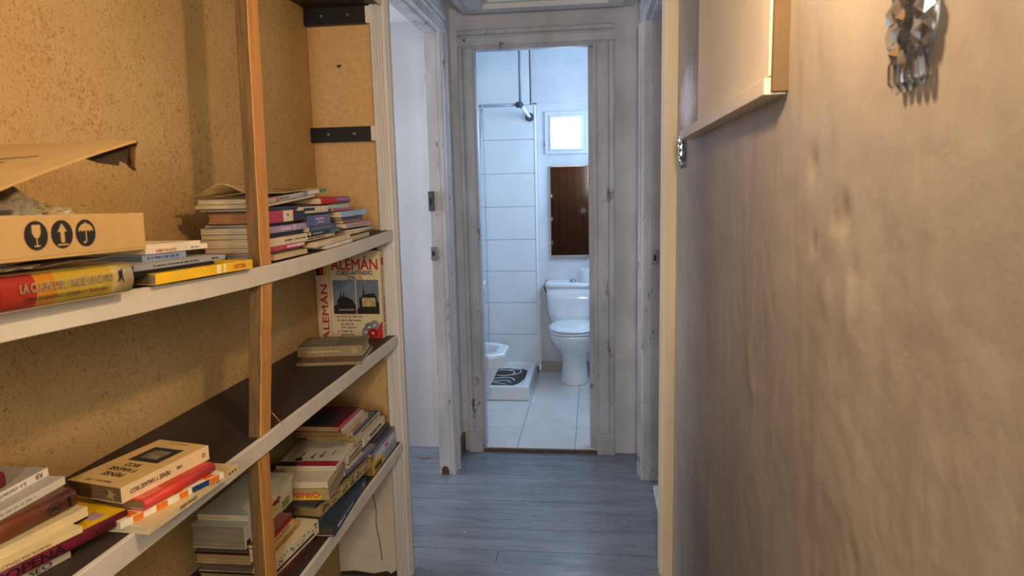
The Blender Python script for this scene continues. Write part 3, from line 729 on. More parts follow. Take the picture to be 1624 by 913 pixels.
pbox('flag_band', M('a8281f'), al, CW/2, CW/2+.0006, 0, .02, .245, .27)
G3 = 'two books in front of the German course box'
book('book', 'thin worn brown softcover lying under the olive grey hardback', 'book', -.752, 1.738, 1.922, S2(1.85)+.001, .009, .20, '8d7550', '6f5c42', yaw=-81, group=G3)
b = book('book', 'olive grey hardback with gold spine print in front of the course box', 'book', -.772, 1.80, 1.99, S2(1.85)+.0105, .031, .135, '8b7b5c', '7d715a', yaw=-80, group=G3, hard=True, pages='b6a27a')
dashes(b, -.065, .03, .0045, 'd2b878', 30); bm = bm_new(); tube(bm, [(0, .07, .0155), (.0006, .07, .0155)], .009, 20); obj('seal', bm, M('a8935e'), b)
bm = bm_new()
for i in range(5):
    for j in range(8): box(bm, -.03-.02*i-.004, -.03-.02*i, -.075+.011*j, -.069+.011*j, .031, .0314)
box(bm, -.12, -.116, .02, .07, .031, .0314); obj('print', bm, M('b9ad90'), b)

# --- middle shelf, near end: two piles
G4 = 'books lying on the middle shelf in front of the camera'
z0 = S2(.95)+.0022
b = book('book', 'cream paperback with brown spine lettering, lowest under the orange striped one', 'book', -.636, .866, 1.095, z0, .012, .15, 'd9bf8d', 'd3b982', yaw=-3.5, group=G4); on_spine(b, 'Universidad', -.025, .042, .0075, '3a2a1a', flip=True, shear=.2); dashes(b, .085, .108, .005, '5a4630', 31); z0 += .0123
b = book('book', 'white softcover with orange diagonal stripes and a navy block', 'book', -.651, .852, 1.042, z0, .0105, .15, 'e8dcc0', 'e2d4b0', yaw=-17, group=G4)
for a, c in ((-.075, -.058), (-.036, -.016), (.006, .022), (.065, .085)): patch_spine(b, 'orange_stripe', a, c, 'e0731c'); patch_top(b, 'orange_stripe', -.02, -.002, a-.006, c-.006, 'e0731c')
patch_spine(b, 'navy_block', .03, .064, '1f3a66'); z0 += .0112
b = book('book', 'red hardback with rounded spine under the beige success paperback', 'book', -.648, .888, 1.036, z0, .0165, .105, 'c93a2c', 'bd3528', yaw=-10, group=G4, rnd=.006, hard=True, pages='8a6a3c'); patch_top(b, 'title_block', -.03, -.008, -.07, -.03, 'd8694e'); z0 += .0168
b = book('book', 'beige paperback on thinking and growing rich, dark photo on its cover', 'book', -.671, .876, 1.05, z0, .0245, .105, 'e3c796', 'd6b06e', yaw=-12, group=G4, pages='6b4b28')
on_spine(b, 'PIENSE Y HAGASE RICO', -.035, .075, .0075, '2a2018', flip=True, bold=.012); on_spine(b, 'Hill', .022, .010, .006, '2a2018', flip=True); on_spine(b, 'KD', .074, .008, .007, '2a2018', flip=True)
on_top(b, 'PIENSE', -.054, -.052, .040, .012, '2a1c12', (-1, 0, 0), (0, -1, 0), .02); on_top(b, 'Y HAGASE', -.054, -.034, .054, .012, '2a1c12', (-1, 0, 0), (0, -1, 0), .02); on_top(b, 'RICO', -.054, -.016, .028, .012, '2a1c12', (-1, 0, 0), (0, -1, 0), .02)
on_top(b, 'Napoleon Hill', -.054, -.076, .05, .008, '3a2a1a', (-1, 0, 0), (0, -1, 0))
p = patch_top(b, 'cover_photo', -.082, -.022, .0, .056, '33302c'); bm = bm_new(); box(bm, -.07, -.035, .012, .044, .0249, .0252); obj('photo_detail', bm, M('8a7c5c', .5, .5, 60), p)
on_top(b, 'NAPOLEON HILL', -.052, .076, .04, .004, '3a2a1a', (-1, 0, 0), (0, -1, 0))
bm = bm_new(); prism(bm, [(-.03, .004), (-.024, .014), (-.026, .019), (-.02, .016), (-.016, .02), (-.017, .013), (-.010, .014), (-.018, .008), (-.016, .002), (-.024, .007)], 'y', -.0875, -.0868); obj('torn_sticker', bm, M('a58a54', .6, .3), b)
z0 = S2(.8)+.0015
b = book('book', 'white spined book with black capitals hidden under the maroon dictionary', 'book', -.728, .66, .80, z0, .011, .12, 'a89d84', '8a8274', yaw=-14, group=G4); on_spine(b, 'SEO', .028, .03, .007, '241c18', bold=.02); z0 += .0113
b = book('dictionary', 'yellow dictionary with maroon spine and big black capitals', 'book', -.712, .655, .882, z0, .0195, .15, '6e1a2a', 'dcb016', yaw=-15.5, group=G4, hard=True, pages='b89a5c', rnd=.003)
on_spine(b, 'AR SOPENA', -.045, .125, .0125, '1c0c0e', bold=.01); on_spine(b, 'GIN', .075, .028, .0085, '1c0c0e')
patch_top(b, 'cover_drawing', -.135, -.05, -.06, .05, 'cdbd8c'); patch_top(b, 'cover_drawing', -.10, -.03, .055, .075, '3a3c44'); patch_top(b, 'cover_drawing', -.09, -.045, .02, .05, '44546a', .0006); patch_top(b, 'cover_drawing', -.04, -.015, .07, .09, 'a88a8e'); z0 += .0199
b = book('magazine', 'cream school magazine with yellow band on the maroon dictionary', 'book', -.722, .64, .812, z0, .0085, .15, 'd8c089', 'd6c08c', yaw=-16, group=G4); on_spine(b, 'NUEVA MATEMATICA', .005, .075, .0042, '6a5432', flip=True); patch_spine(b, 'yellow_band', -.086, -.03, 'd8a81c', .0055, .008); z0 += .0088
b = book('book', 'cream paperback with frayed spine end under the brown leather book', 'book', -.732, .64, .84, z0, .0135, .12, 'd6c08e', 'cdb784', yaw=-11.5, group=G4); z0 += .0138
b = book('book', 'brown leather bound book with a black round emblem on its spine', 'book', -.738, .642, .838, z0, .0265, .12, '6e3a20', '5e3018', yaw=-8, group=G4, hard=True, rnd=.010, rough=.35)
bm = bm_new(); n = 24
for i in range(n):
    a, c = 2*math.pi*i/n, 2*math.pi*(i+1)/n
    vv = [bm.verts.new((.0008-.0012*math.sin(q)**2, .062+r*math.cos(q), .0135+r*math.sin(q))) for q, r in ((a, .0095), (c, .0095), (c, .0082), (a, .0082))]; bm.faces.new(vv)
box(bm, .0004, .001, .056, .068, .012, .0135); box(bm, .0004, .001, .058, .064, .0125, .0165); obj('emblem', bm, INK, b)
patch_spine(b, 'black_band', .083, .087, '1c100a', .006, .0205, .0008); z0 += .0268
b = book('book', 'pale grey-cream paperback above the brown leather book', 'book', -.752, .64, .85, z0, .0115, .13, 'd3cbb6', 'b7ae9c', yaw=0, group=G4); dashes(b, -.03, .05, .004, 'a39a86', 34); z0 += .0118
b = book('book', 'white paperback with black handwriting style spine lettering', 'book', -.775, .64, .852, z0, .0115, .13, 'e2d9c8', 'a9a294', yaw=2, group=G4); on_spine(b, 'La curación por la', .02, .09, .0075, '3a322c', flip=True, shear=.3); on_spine(b, 'RB', .088, .012, .007, '3a322c', flip=True); z0 += .0118
b = book('book', 'small red book at the left edge topmost of its pile', 'book', -.782, .64, .786, z0, .021, .09, '8e1f1c', '7a1a18', group=G4, rnd=.004); patch_spine(b, 'gold_band', .045, .05, 'c9a45a')

# --- lower shelf
G5 = 'books piled on the lower shelf'
def B5(label, sx, y0, y1, z0, T, w, spine, top=None, **k):
    nm = k.pop('name', 'book'); return book(nm, label, nm, sx, y0, y1, z0, T, w, spine, top, group=G5, **k)
# pile left of / behind the timber prop
z = S3(1.4)+.001
B5('pale yellow softcover flat on the lower shelf left of the timber prop', -.735, 1.13, 1.345, z, .008, .19, 'b59f5c', 'b8a258')
B5('dark hardback with worn pale edges at the foot of the lower left pile', -.765, 1.36, 1.57, z, .019, .135, '4a3426', '3c2a20', hard=True, pages='8a7048')
B5('black hardback second from the foot of the lower left pile', -.765, 1.362, 1.56, z+.0195, .023, .135, '241a16', hard=True, pages='5c4a30')
B5('maroon hardback with rounded corners under the thick white book', -.762, 1.355, 1.57, z+.043, .026, .14, '4a1e1c', '451c1a', hard=True, pages='9a7e50', rnd=.004)
B5('dark thin book between the maroon hardback and the thick white one', -.768, 1.36, 1.57, z+.0695, .021, .13, '2e241e', pages='4a3c2a')
b = B5('very thick white paperback with red bird and green leaves on its spine', -.768, 1.34, 1.582, z+.091, .053, .125, 'd3d2b4', 'c9c8ac', pages='8a7a60', rnd=.0)
patch_spine(b, 'leaf_print', -.05, .10, 'c7cfa6', .004, .02); patch_spine(b, 'leaf_print', .06, .10, '7f9a5c', .006, .024, .0008); patch_spine(b, 'leaf_print', .0, .045, 'cdb84a', .016, .03, .0009); patch_spine(b, 'black_label', -.115, -.10, '2a2622', .004, .016, .0008)
bm = bm_new(); prism(bm, [(.0, .036), (.02, .045), (.035, .042), (.045, .048), (.05, .042), (.06, .040), (.046, .037), (.05, .028), (.036, .033), (.02, .034)], 'x', .0006, .0012); obj('bird_print', bm, M('8e2226'), b)
bm = bm_new(); prism(bm, [(-.045, .045), (-.03, .055), (-.02, .05), (-.025, .065), (-.035, .06)], 'z', .053, .0534); obj('bird_print', bm, M('a8302c'), b)
b = B5('white paperback with small green print on the thick bird book', -.772, 1.365, 1.60, z+.1445, .012, .12, 'c8c7b0', 'cfcdb6'); 
# pile in front, beside the prop
B5('reddish brown paperback at the shelf edge, foot of the front pile', -.70, 1.35, 1.545, z, .022, .055, '5e2a20', '6a2e22')
b = B5('cream softcover with brown scribbled drawing and navy stripe, shelf edge', -.699, 1.352, 1.552, z+.0235, .034, .06, 'd8c9a4', 'd3c29a', yaw=-5, pages='c9b68c'); patch_spine(b, 'navy_stripe', -.098, .075, '23243c', .006, .012)
bm = bm_new(); rr = random.Random(5)
for i in range(26):
    y = rr.uniform(-.09, .09); zc = rr.uniform(.017, .031); a = rr.uniform(.002, .006); box(bm, 0, .0006, y, y+a, zc, zc+.0012); box(bm, 0, .0006, y+a, y+a+.001, zc-.004, zc+.0012)
obj('scribble_print', bm, M('4a3a28'), b)
b = B5('yellow-brown worn paperback under the red and cream one', -.722, 1.345, 1.515, z+.0585, .017, .042, 'b5924c', 'c0a05c'); dashes(b, -.06, .06, .005, '6a5028', 40)
b = B5('red covered paperback with cream spine beside the timber prop', -.726, 1.345, 1.492, z+.076, .0135, .038, 'd2b878', 'b4342e'); dashes(b, -.05, .05, .005, '7a5a30', 41); patch_top(b, 'label', -.03, -.012, -.03, .0, 'd0b06a')
b = B5('maroon and white thin softcover leaning beside the thick bird book', -.733, 1.345, 1.50, z+.0905, .008, .032, '7a3a3a', '8c4a48')
# middle pile: large softcovers; some show their spine to the camera
b = B5('large navy hardback with red and white spine lettering at the shelf edge', -.668, 1.572, 1.872, z+.001, .027, .20, '1f2b47', '2c3a44', yaw=3.5, hard=True, pages='4a3c2c', roll=0)
dashes(b, -.118, -.065, .010, 'd8d4cc', 42); patch_spine(b, 'red_mark', -.128, -.123, 'b8352c', .010, .020, .0007); dashes(b, -.05, .02, .006, '8a90a4', 43); patch_spine(b, 'white_mark', .12, .124, 'c9ccd4', .012, .022, .0007)
B5('dark green softcover on the large navy hardback', -.70, 1.585, 1.86, z+.0285, .009, .18, '3a4640', '36443c', pages='4c4030')
b = B5('large yellow-brown illustrated magazine with patterned spine', -.692, 1.60, 1.93, z+.038, .028, .21, 'b59a5e', '8d7a58', yaw=-5, pages='a8884c', name='magazine')
bm = bm_new(); rr = random.Random(9)
for i in range(60):
    y = rr.uniform(-.155, .155); zc = rr.uniform(.004, .022); box(bm, 0, .0006, y, y+rr.uniform(.004, .014), zc, zc+rr.uniform(.002, .005))
obj('pattern_print', bm, M('5c4a36', .5, .4, 60), b)
B5('navy softcover bent over the patterned magazine', -.702, 1.59, 1.90, z+.0665, .010, .20, '22293a', '27303f', yaw=-4, pages='4a4038')
b = B5('comic book with orange lettering on a yellow spine turned to the camera', -.768, 1.528, 1.692, z+.077, .030, .17, 'a89058', '8a7a50', yaw=-84, pages='a89468', name='comic')
patch_spine(b, 'yellow_band', -.08, .06, 'dcb41e', .002, .014); on_spine(b, 'BANNINIO', -.005, .125, .016, 'c2502a', .015, bold=.03)
b = B5('white softcover with small red bird print below the spoon cover', -.775, 1.53, 1.70, z+.1075, .017, .15, 'cdbf9e', 'd4c8ac', yaw=-84, pages='c9b68e')
bm = bm_new(); prism(bm, [(-.03, -.07), (-.02, -.062), (-.012, -.066), (-.016, -.055), (-.024, -.056)], 'z', .017, .0174); obj('bird_print', bm, M('a8302c'), b)
b = B5('white cookery softcover with dark spoons and a red band', -.700, 1.692, 1.885, z+.1255, .013, .165, 'd8d0bc', 'd9cfbb', yaw=4, pages='cdbf9e', sag=.0)
patch_top(b, 'red_band', -.110, -.001, -.0965, -.062, 'a8283a'); patch_top(b, 'black_band', -.165, -.110, -.0965, -.066, '2a2422')
for i, (x, y, l, r) in enumerate(((-.118, -.05, .05, .011), (-.085, -.036, .028, .0055), (-.062, -.026, .034, .006), (-.034, -.012, .026, .004))):
    bm = bm_new(); pts = [(x+.9*r*math.cos(q), y+1.2*r*math.sin(q)) for q in [2*math.pi*k/14 for k in range(14)]]
    prism(bm, pts, 'z', .013, .0134); prism(bm, [(x-.001, y), (x+.001, y), (x+.003, y+l), (x-.001, y+l)], 'z', .013, .0134); obj('spoon_print', bm, M(('2c2826', '4a3c30', '5a4a38', '8a8074')[i]), b)
B5('grey and black photo magazine showing right of the spoon cover', -.688, 1.765, 1.985, z+.0772, .012, .19, '6a6a74', '8a8a96', yaw=-5, name='magazine')
for i, (c, t_, lab) in enumerate((('c9bda0', 'd6ccb4', 'cream booklet lowest of the thin ones right of the spoon cover'), ('5a6478', '7c869a', 'slate blue booklet right of the spoon cover'),
        ('9a7c48', 'b0945c', 'tan booklet right of the spoon cover'), ('d2d0cc', 'a9adb8', 'white booklet with bluish cover right of the spoon cover'), ('6a5a4a', 'c4b89c', 'brown edged booklet topmost right of the spoon cover'))):
    bk = B5(lab, -.694-.004*(i % 2), 1.792, 1.902, z+.0895+i*.0068, .0062, .15, c, t_, yaw=-2+i*.8, name='booklet')
    if i == 3: patch_top(bk, 'drawing_print', -.05, -.02, -.02, .02, '4a5068')
# far right: by the end panel
b = B5('small black and yellow book at the shelf edge near the end panel', -.680, 1.95, 2.055, z, .030, .09, 'c9a012', 'd8b01a', pages='8a6a2c'); patch_spine(b, 'black_print', -.035, .03, '241e18', .006, .022)
B5('pale blue book at the shelf edge beside the end moulding', -.680, 2.065, 2.20, z, .030, .12, '8d99a4', 'a8acb0')
b = B5('white softcover with a pink sticker beside the end moulding', -.683, 1.99, 2.20, z+.031, .022, .12, 'c9cbd2', 'b4b6c0', pages='a88a4c'); patch_spine(b, 'pink_sticker', -.01, .025, 'd4688e', .004, .018)
B5('long grey spined magazine lying up to the end panel', -.686, 1.955, 2.205, z+.0545, .012, .2, '7c7e88', '5a5460', name='magazine')
B5('dark brown photo softcover under the white lettered hardback', -.70, 1.93, 2.19, z+.0672, .016, .19, '4a3a3c', '52424a')
z2 = z+.084
B5('dark thin book at the foot of the small pile behind', -.735, 1.91, 2.11, z2, .024, .15, '2c221c', pages='6a5434'); z2 += .0245
b = B5('white hardback with bold black spine lettering in the small pile', -.69, 1.905, 2.117, z2, .0255, .165, 'd6ccb0', 'c9bd9c', pages='a08850', hard=True); on_spine(b, 'YMOSAICOUBA', .01, .115, .011, '2a241e', bold=.03); patch_spine(b, 'black_dot', .09, .094, '241c18', .011, .016); z2 += .026
B5('worn cream paperback on the white lettered hardback', -.695, 1.862, 2.08, z2, .012, .15, 'cbb98c', 'c4b080', pages='a48a54'); z2 += .0123
b = B5('cream and dark paperback with faded print in the small pile', -.695, 1.855, 2.085, z2, .017, .15, 'c9b68c', '4a5058', pages='a48a54'); dashes(b, -.06, .09, .007, '4a3e30', 46); z2 += .0173
B5('blue-grey thin paperback in the small pile', -.70, 1.85, 2.05, z2, .010, .14, '5e6a74', '7c6a4c'); z2 += .0103
b = B5('red speckled thin paperback under the yellow marked one', -.70, 1.80, 1.99, z2, .017, .15, 'c6b088', 'b49a62', pages='96703c'); patch_spine(b, 'red_print', -.05, .02, 'b03a2a', .004, .009); z2 += .0173
b = B5('cream paperback with a yellow corner under the red topped book', -.705, 1.79, 1.97, z2, .012, .15, 'd2c3a0', 'c9a92a', pages='96703c'); z2 += .0123
B5('white spined thin paperback second from the top of the small pile', -.702, 1.77, 1.94, z2, .0125, .14, 'd8d0c0', '3a3430', pages='6a4a2c'); z2 += .0128
b = B5('red edged dark covered paperback topmost of the small pile', -.70, 1.74, 1.915, z2, .0135, .15, 'c03a2c', '5e2a26', pages='a07c4c'); patch_top(b, 'cover_photo', -.12, -.03, -.075, .03, '2e302e')
#=THINGS
# ------------------------------------------------------------------ ceiling lamp near the camera
lp = thing('pendant_lamp', 'bare bulb hanging on a cord above the near end of the corridor', 'lamp', (.03, .72, 2.23))
bm = bm_new(); tube(bm, [(0, 0, -.015), (0, 0, -.345)], .003, 8); obj('cord', bm, M('2a2826', .5), lp)
bm = bm_new(); loft(bm, [ell(0, 0, z, r, r, 24) for z, r in ((0, .05), (-.012, .05), (-.02, .03))]); obj('ceiling_rose', bm, M('d8d4cc', .5), lp)
bm = bm_new(); loft(bm, [ell(0, 0, z, r, r, 20) for z, r in ((-.34, .012), (-.345, .018), (-.385, .02), (-.39, .014))]); obj('bulb_holder', bm, M('2a2826', .5), lp)
bm = bm_new(); loft(bm, [ell(0, 0, z, r, r, 20) for z, r in ((-.387, .012), (-.40, .016), (-.415, .027), (-.43, .032), (-.445, .029), (-.457, .018), (-.462, .004))]); obj('bulb', bm, m_emit((1.0, .855, .695), BULB), lp)

# ------------------------------------------------------------------ cardboard box on the upper shelf
BX = thing('cardboard_box', 'open brown cardboard box with black handling symbols', 'box', (-.76, .70, S1(.7)+.0572), (R(-1.4), 0, 0))
x0, x1, y0, y1, h, t = -.14, .14, -.115, .19, .05, .003
pbox('box_base', CARD, BX, x0, x1, y0, y1, 0, t)
pbox('front_side', CARD, BX, x1-t, x1, y0, y1, t, h, .0008); pbox('back_side', CARD, BX, x0, x0+t, y0, y1, t, h, .0008)
pbox('end_side', CARD, BX, x0+t, x1-t, y0, y0+t, t, h, .0008); pbox('end_side', CARD, BX, x0+t, x1-t, y1-t, y1, t, h, .0008)
def disc_icon(yc, kind):
    bm = bm_new(); tube(bm, [(x1, yc, .027), (x1+.0006, yc, .027)], .0165, 32); d = obj('handling_symbol', bm, INK, BX)
    X0, X1 = x1+.0006, x1+.0012; bm = bm_new(); P = lambda pts: prism(bm, [(yc+a, .027+b) for a, b in pts], 'x', X0, X1)
    if kind == 'glass':
        P([(-.0055, .012), (.0055, .012), (.006, .003), (.003, -.002), (0, -.003), (-.003, -.002), (-.006, .003)]); P([(-.0006, -.003), (.0006, -.003), (.0006, -.011), (-.0006, -.011)]); P([(-.004, -.011), (.004, -.011), (.004, -.0125), (-.004, -.0125)])
    elif kind == 'arrow':
        P([(-.007, .003), (0, .0125), (.007, .003), (.0027, .003), (.0027, -.0095), (-.0027, -.0095), (-.0027, .003)]); P([(-.008, -.0112), (.008, -.0112), (.008, -.013), (-.008, -.013)])
    else:
        dome = [(.012*math.cos(q), .002+.0095*math.sin(q)) for q in [math.pi*k/14 for k in range(15)]]
        sc = [(-.012+.024*k/12, .002+(.0012 if k % 3 else -.0002)) for k in range(1, 12)]
        P(dome+sc); P([(-.0006, .002), (.0006, .002), (.0006, -.0105), (-.0006, -.0105)]); P([(-.0006, -.0095), (.0006, -.0095), (-.002, -.0125), (-.0045, -.0125), (-.0045, -.0095), (-.0035, -.0095), (-.003, -.0112), (-.002, -.0112)])
        P([(-.0005, .0115), (.0005, .0115), (.0005, .0135), (-.0005, .0135)])
    obj('symbol_figure', bm, CARD, d)
disc_icon(.001, 'glass'); disc_icon(.039, 'arrow'); disc_icon(.077, 'umbrella')
# open lid hinged at the near end, rising away; with torn tuck flap
bm = bm_new(); rows = []
for i in range(13):
    q = i/12; yy = y0+.005+(.30)*q; zz = h+.001+.095*q+.004*math.sin(math.pi*q)
    fx = x1+.002-.004*q
    rows.append([bm.verts.new((x, yy, z)) for x, z in ((x0+.004, zz), (fx, zz), (fx, zz+.003), (x0+.004, zz+.003))])
for a, c in zip(rows, rows[1:]):
    for k in range(4): bm.faces.new((a[k], a[(k+1) % 4], c[(k+1) % 4], c[k])).material_index = 1 if k == 0 else 0
bm.faces.new(rows[0][::-1]); bm.faces.new(rows[-1]); lid = obj('lid', bm, [CARD, CARD_IN], BX)
for i, (xa, xb, ya, yb) in enumerate(((-.02, .05, .045, .06), (0, .07, .075, .082))):
    bm = bm_new(); q = lambda yy: h+.001+.095*((yy-y0-.005)/.30)+.004*math.sin(math.pi*(yy-y0-.005)/.30)+.0034
    prism(bm, [(xa, ya), (xb, ya+.02), (xb, ya+.023), (xa, ya+.004)], 'z', 0, .0004)
    for v in bm.verts: v.co.z += q(v.co.y)
    obj('pen_mark', bm, M('5a4426'), lid)
def flap(pts, xa, xb, name, mats):
    bm = bm_new(); rows = []
    for (yy, zz, tx) in pts: rows.append([bm.verts.new(p) for p in ((xa, yy, zz), (xb-tx, yy, zz), (xb-tx, yy, zz+.0025), (xa, yy, zz+.0025))])
    for a, c in zip(rows, rows[1:]):
        for k in range(4): bm.faces.new((a[k], a[(k+1) % 4], c[(k+1) % 4], c[k])).smooth = True
    bm.faces.new(rows[0][::-1]); bm.faces.new(rows[-1]); return obj(name, bm, mats, lid)
flap([(.19, .1455, 0), (.194, .144, .004), (.198, .138, .010), (.206, .124, .018), (.216, .114, .026), (.226, .110, .032)], x1-.034, x1+.001, 'tuck_flap', CARD_IN)
bm = bm_new(); prism(bm, [(.10, .122), (.19, .146), (.195, .140), (.19, .118), (.176, .121), (.172, .114), (.135, .1155)], 'x', x1-.02, x1-.0175); obj('side_flap', bm, M('3a2a18', .85), lid)
# crumpled plastic bags inside
def bag(name, label, loc, s, seed, mat):
    bm = bm_new(); bmesh.ops.create_icosphere(bm, subdivisions=4, radius=1)
    for v in bm.verts:
        n = noise.noise(v.co*1.9+Vector((seed, 0, 0)))*.35+abs(noise.noise(v.co*4.2+Vector((0, seed, 0))))*.35
        v.co = Vector((v.co.x*s[0], v.co.y*s[1], v.co.z*s[2]))*(1+n)
    o = obj(name, bm, mat); o.location = loc; return tag(o, label, 'bag', 'plastic bags in the cardboard box')
PLASTIC = M('a29168', .25, .3, 30); PL2, nt, bs = new('clear_plastic'); bs.inputs['Base Color'].default_value = lin('b5a888'); bs.inputs['Roughness'].default_value = .2; bs.inputs['Transmission Weight'].default_value = .55
bzz = S1(.7)+.0572
bag('plastic_bag', 'crumpled clear plastic bag filling the cardboard box', (-.69, .715, bzz+.046), (.05, .045, .032), 3, PL2)
bag('plastic_bag', 'small twisted plastic bag end poking over the box rim', (-.69, .785, bzz+.048), (.04, .03, .014), 9, PLASTIC)

# ------------------------------------------------------------------ right wall: framed hatch and two cut glass ornaments
ht = thing('wall_frame', 'cream wooden frame moulding at the lower corner of a panel on the right wall', 'frame', (.27, 1.5, 1.5))
HM = M('ddcfb4', .45, .08, 10)
HI = M('ebe1cb', .55, .1, 3, bmp=.1, bscale=30)  # paler than the wall: strong light on this area put into the colour
pbox('panel', HI, ht, .2665, .272, 1.06, 1.86, 1.52, 2.15, 0, ht.location)
pbox('frame_rail', HM, ht, .240, .272, 1.04, 2.013, 1.503, 1.527, .0015, ht.location)
pbox('frame_stile', HM, ht, .246, .272, 1.04, 1.085, 1.5285, 2.15, .0015, ht.location)
pbox('edge_strip', M('6a5436', .8, .1), ht, .249, .272, 1.028, 1.0395, 1.506, 2.15, .001, ht.location)  # dark strip standing in for the shade of the recess beside the stile
CRY = m_glass('dfe2e8', .12, 1.5); SIL = M('b4b4ba', .18, .15, 60, metal=.95)
def ornament(y, z, label):
    o = thing('glass_ornament', label, 'ornament', (.268, y, z), (0, R(-90), 0), 'cut glass ornaments on the right wall')
    # local z points away from the wall, local x up, local y along the wall
    bm = bm_new(); loft(bm, [ell(0, 0, zz, .042*k, .032*k, 24) for zz, k in ((-.004, 1), (.001, 1), (.004, .8))]); obj('backplate', bm, M('77746f', .35, .3, 60, metal=.6), o)
    rr = random.Random(3); k = 0
    spots = [(0, 0)]+[(.017*math.cos(a), .014*math.sin(a)) for a in [2*math.pi*i/6 for i in range(6)]]+[(.034*math.cos(a), .028*math.sin(a)) for a in [2*math.pi*i/11+.2 for i in range(11)]]
    for (a, b_) in spots:
        bm = bm_new(); bmesh.ops.create_icosphere(bm, subdivisions=1, radius=.0105*rr.uniform(.85, 1.1)); rot = Matrix.Rotation(rr.uniform(0, 3), 3, 'Z')
        for v in bm.verts: v.co = rot @ Vector((v.co.x*1.2, v.co.y, v.co.z*.8))
        q = obj('cut_glass_bead', bm, SIL if k % 5 == 2 else CRY, o); q.location = (a, b_, .0115-math.hypot(a, b_)*.12); k += 1
    for i in range(5):
        bm = bm_new(); loft(bm, [ell(0, 0, zz, r, r*.75, 8) for zz, r in ((0, .002), (.010, .0065), (.024, .0075), (.034, .0015))], smooth=False)
        q = obj('glass_drop', bm, CRY, o); q.location = (-.026, -.024+.012*i, .008); q.rotation_euler = (0, R(-96), 0)
ornament(2.125, 1.487, 'small looking sparkling cut glass ornament left of the hatch frame')
ornament(.63, 1.513, 'large looking cut glass wall ornament near the top edge, closest to the camera')

# ------------------------------------------------------------------ bathroom
# toilet
to = thing('toilet', 'white ceramic toilet with closed lid and cistern', 'toilet', (-.143, 4.72, .02))
bm = bm_new()
loft(bm, [ell(0, cy, z, rx, ry, 40) for z, cy, rx, ry in ((0, .02, .098, .125), (.012, .02, .098, .125), (.06, .02, .092, .12), (.14, .02, .086, .115), (.20, .01, .092, .125), (.25, -.02, .115, .16), (.30, -.05, .142, .20), (.345, -.07, .158, .222), (.375, -.075, .163, .228), (.385, -.075, .160, .225))])
obj('bowl', bm, CERAMIC, to)
bm = bm_new(); loft(bm, [ell(0, 0.20, z, rx, ry, 24, 4) for z, rx, ry in ((.20, .10, .07), (.33, .15, .08), (.385, .17, .085))]); obj('cistern_shelf', bm, CERAMIC, to)
bm = bm_new(); loft(bm, [ell(0, -.07, z, rx, ry, 40, 2.2) for z, rx, ry in ((.387, .163, .222), (.389, .169, .228), (.402, .169, .228), (.405, .165, .224))]); obj('seat', bm, CERAMIC, to)
bm = bm_new(); loft(bm, [ell(0, -.07, z, rx, ry, 40, 2.2) for z, rx, ry in ((.408, .165, .224), (.410, .171, .23), (.420, .170, .229), (.428, .150, .205), (.431, .10, .14))]); obj('lid', bm, CERAMIC, to)
bm = bm_new(); loft(bm, [ell(0, .185, z, rx, ry, 40, 5) for z, rx, ry in ((.385, .150, .07), (.40, .165, .078), (.46, .185, .083), (.56, .196, .086), (.655, .199, .086))]); obj('cistern', bm, CERAMIC, to)
bm = bm_new(); loft(bm, [ell(0, .185, z, rx, ry, 40, 5) for z, rx, ry in ((.656, .203, .09), (.66, .207, .093), (.682, .207, .093), (.69, .198, .086))]); obj('cistern_lid', bm, CERAMIC, to)
bm = bm_new(); loft(bm, [ell(-.01, .17, z, r, r, 20) for z, r in ((.689, .02), (.698, .02), (.700, .016), (.706, .015), (.708, .012))]); obj('flush_button', bm, METAL, to)
bm = bm_new(); tube(bm, [(-.205, .255, .60), (-.225, .262, .64), (-.20, .268, .69)], .005); obj('water_pipe', bm, METAL_DK, to)
# toilet roll on the cistern
ro = thing('toilet_roll', 'white toilet paper roll standing on the cistern', 'toilet roll', (-.06, 4.885, .711))
bm = bm_new(); n = 32; rr = [(.018, 0), (.043, 0), (.044, .003), (.044, .087), (.043, .09), (.018, .09)]
ring = [[bm.verts.new((r*math.cos(2*math.pi*i/n), r*math.sin(2*math.pi*i/n), z)) for i in range(n)] for r, z in rr]
for k in range(6):
    a, c = ring[k], ring[(k+1) % 6]
    for i in range(n): bm.faces.new((a[i], a[(i+1) % n], c[(i+1) % n], c[i])).smooth = k == 2
obj('paper', bm, M('e4e4e2', .9, .03), ro)
bm = bm_new(); loft(bm, [ell(0, 0, z, r, r, 24) for z, r in ((.001, .0178), (.089, .0178), (.089, .0165), (.001, .0165))], cap=False); obj('cardboard_core', bm, M('6a5a48', .9), ro)
# mirror
mi = thing('mirror', 'frameless wall mirror above the toilet with metal edge rails', 'mirror', (-.17, 4.998, .872))
MIR, nt, bs = new('mirror_glass'); bs.inputs['Metallic'].default_value = 1; bs.inputs['Base Color'].default_value = (.78, .8, .83, 1); bs.inputs['Roughness'].default_value = .03
pbox('mirror_glass', MIR, mi, -.137, .137, -.018, 0, .02, .65)
pbox('rail', METAL, mi, -.139, .139, -.022, 0, 0, .02, .002); pbox('rail', METAL, mi, -.139, .139, -.022, 0, .65, .661, .002)
pbox('edge_strip', METAL_DK, mi, -.1395, -.137, -.02, 0, .02, .65); pbox('edge_strip', METAL_DK, mi, .137, .1395, -.02, 0, .02, .65)
# hook right of the mirror
hk = thing('wall_hook', 'small dark hook on the wall right of the mirror', 'hook', (-.018, 5.0, 1.0))
pbox('hook_plate', METAL_DK, hk, -.008, .008, -.006, 0, -.02, .02, .002); bm = bm_new(); tube(bm, [(0, -.005, .008), (0, -.03, .004), (-.004, -.035, -.015)], .004, 8); obj('hook_arm', bm, METAL_DK, hk)
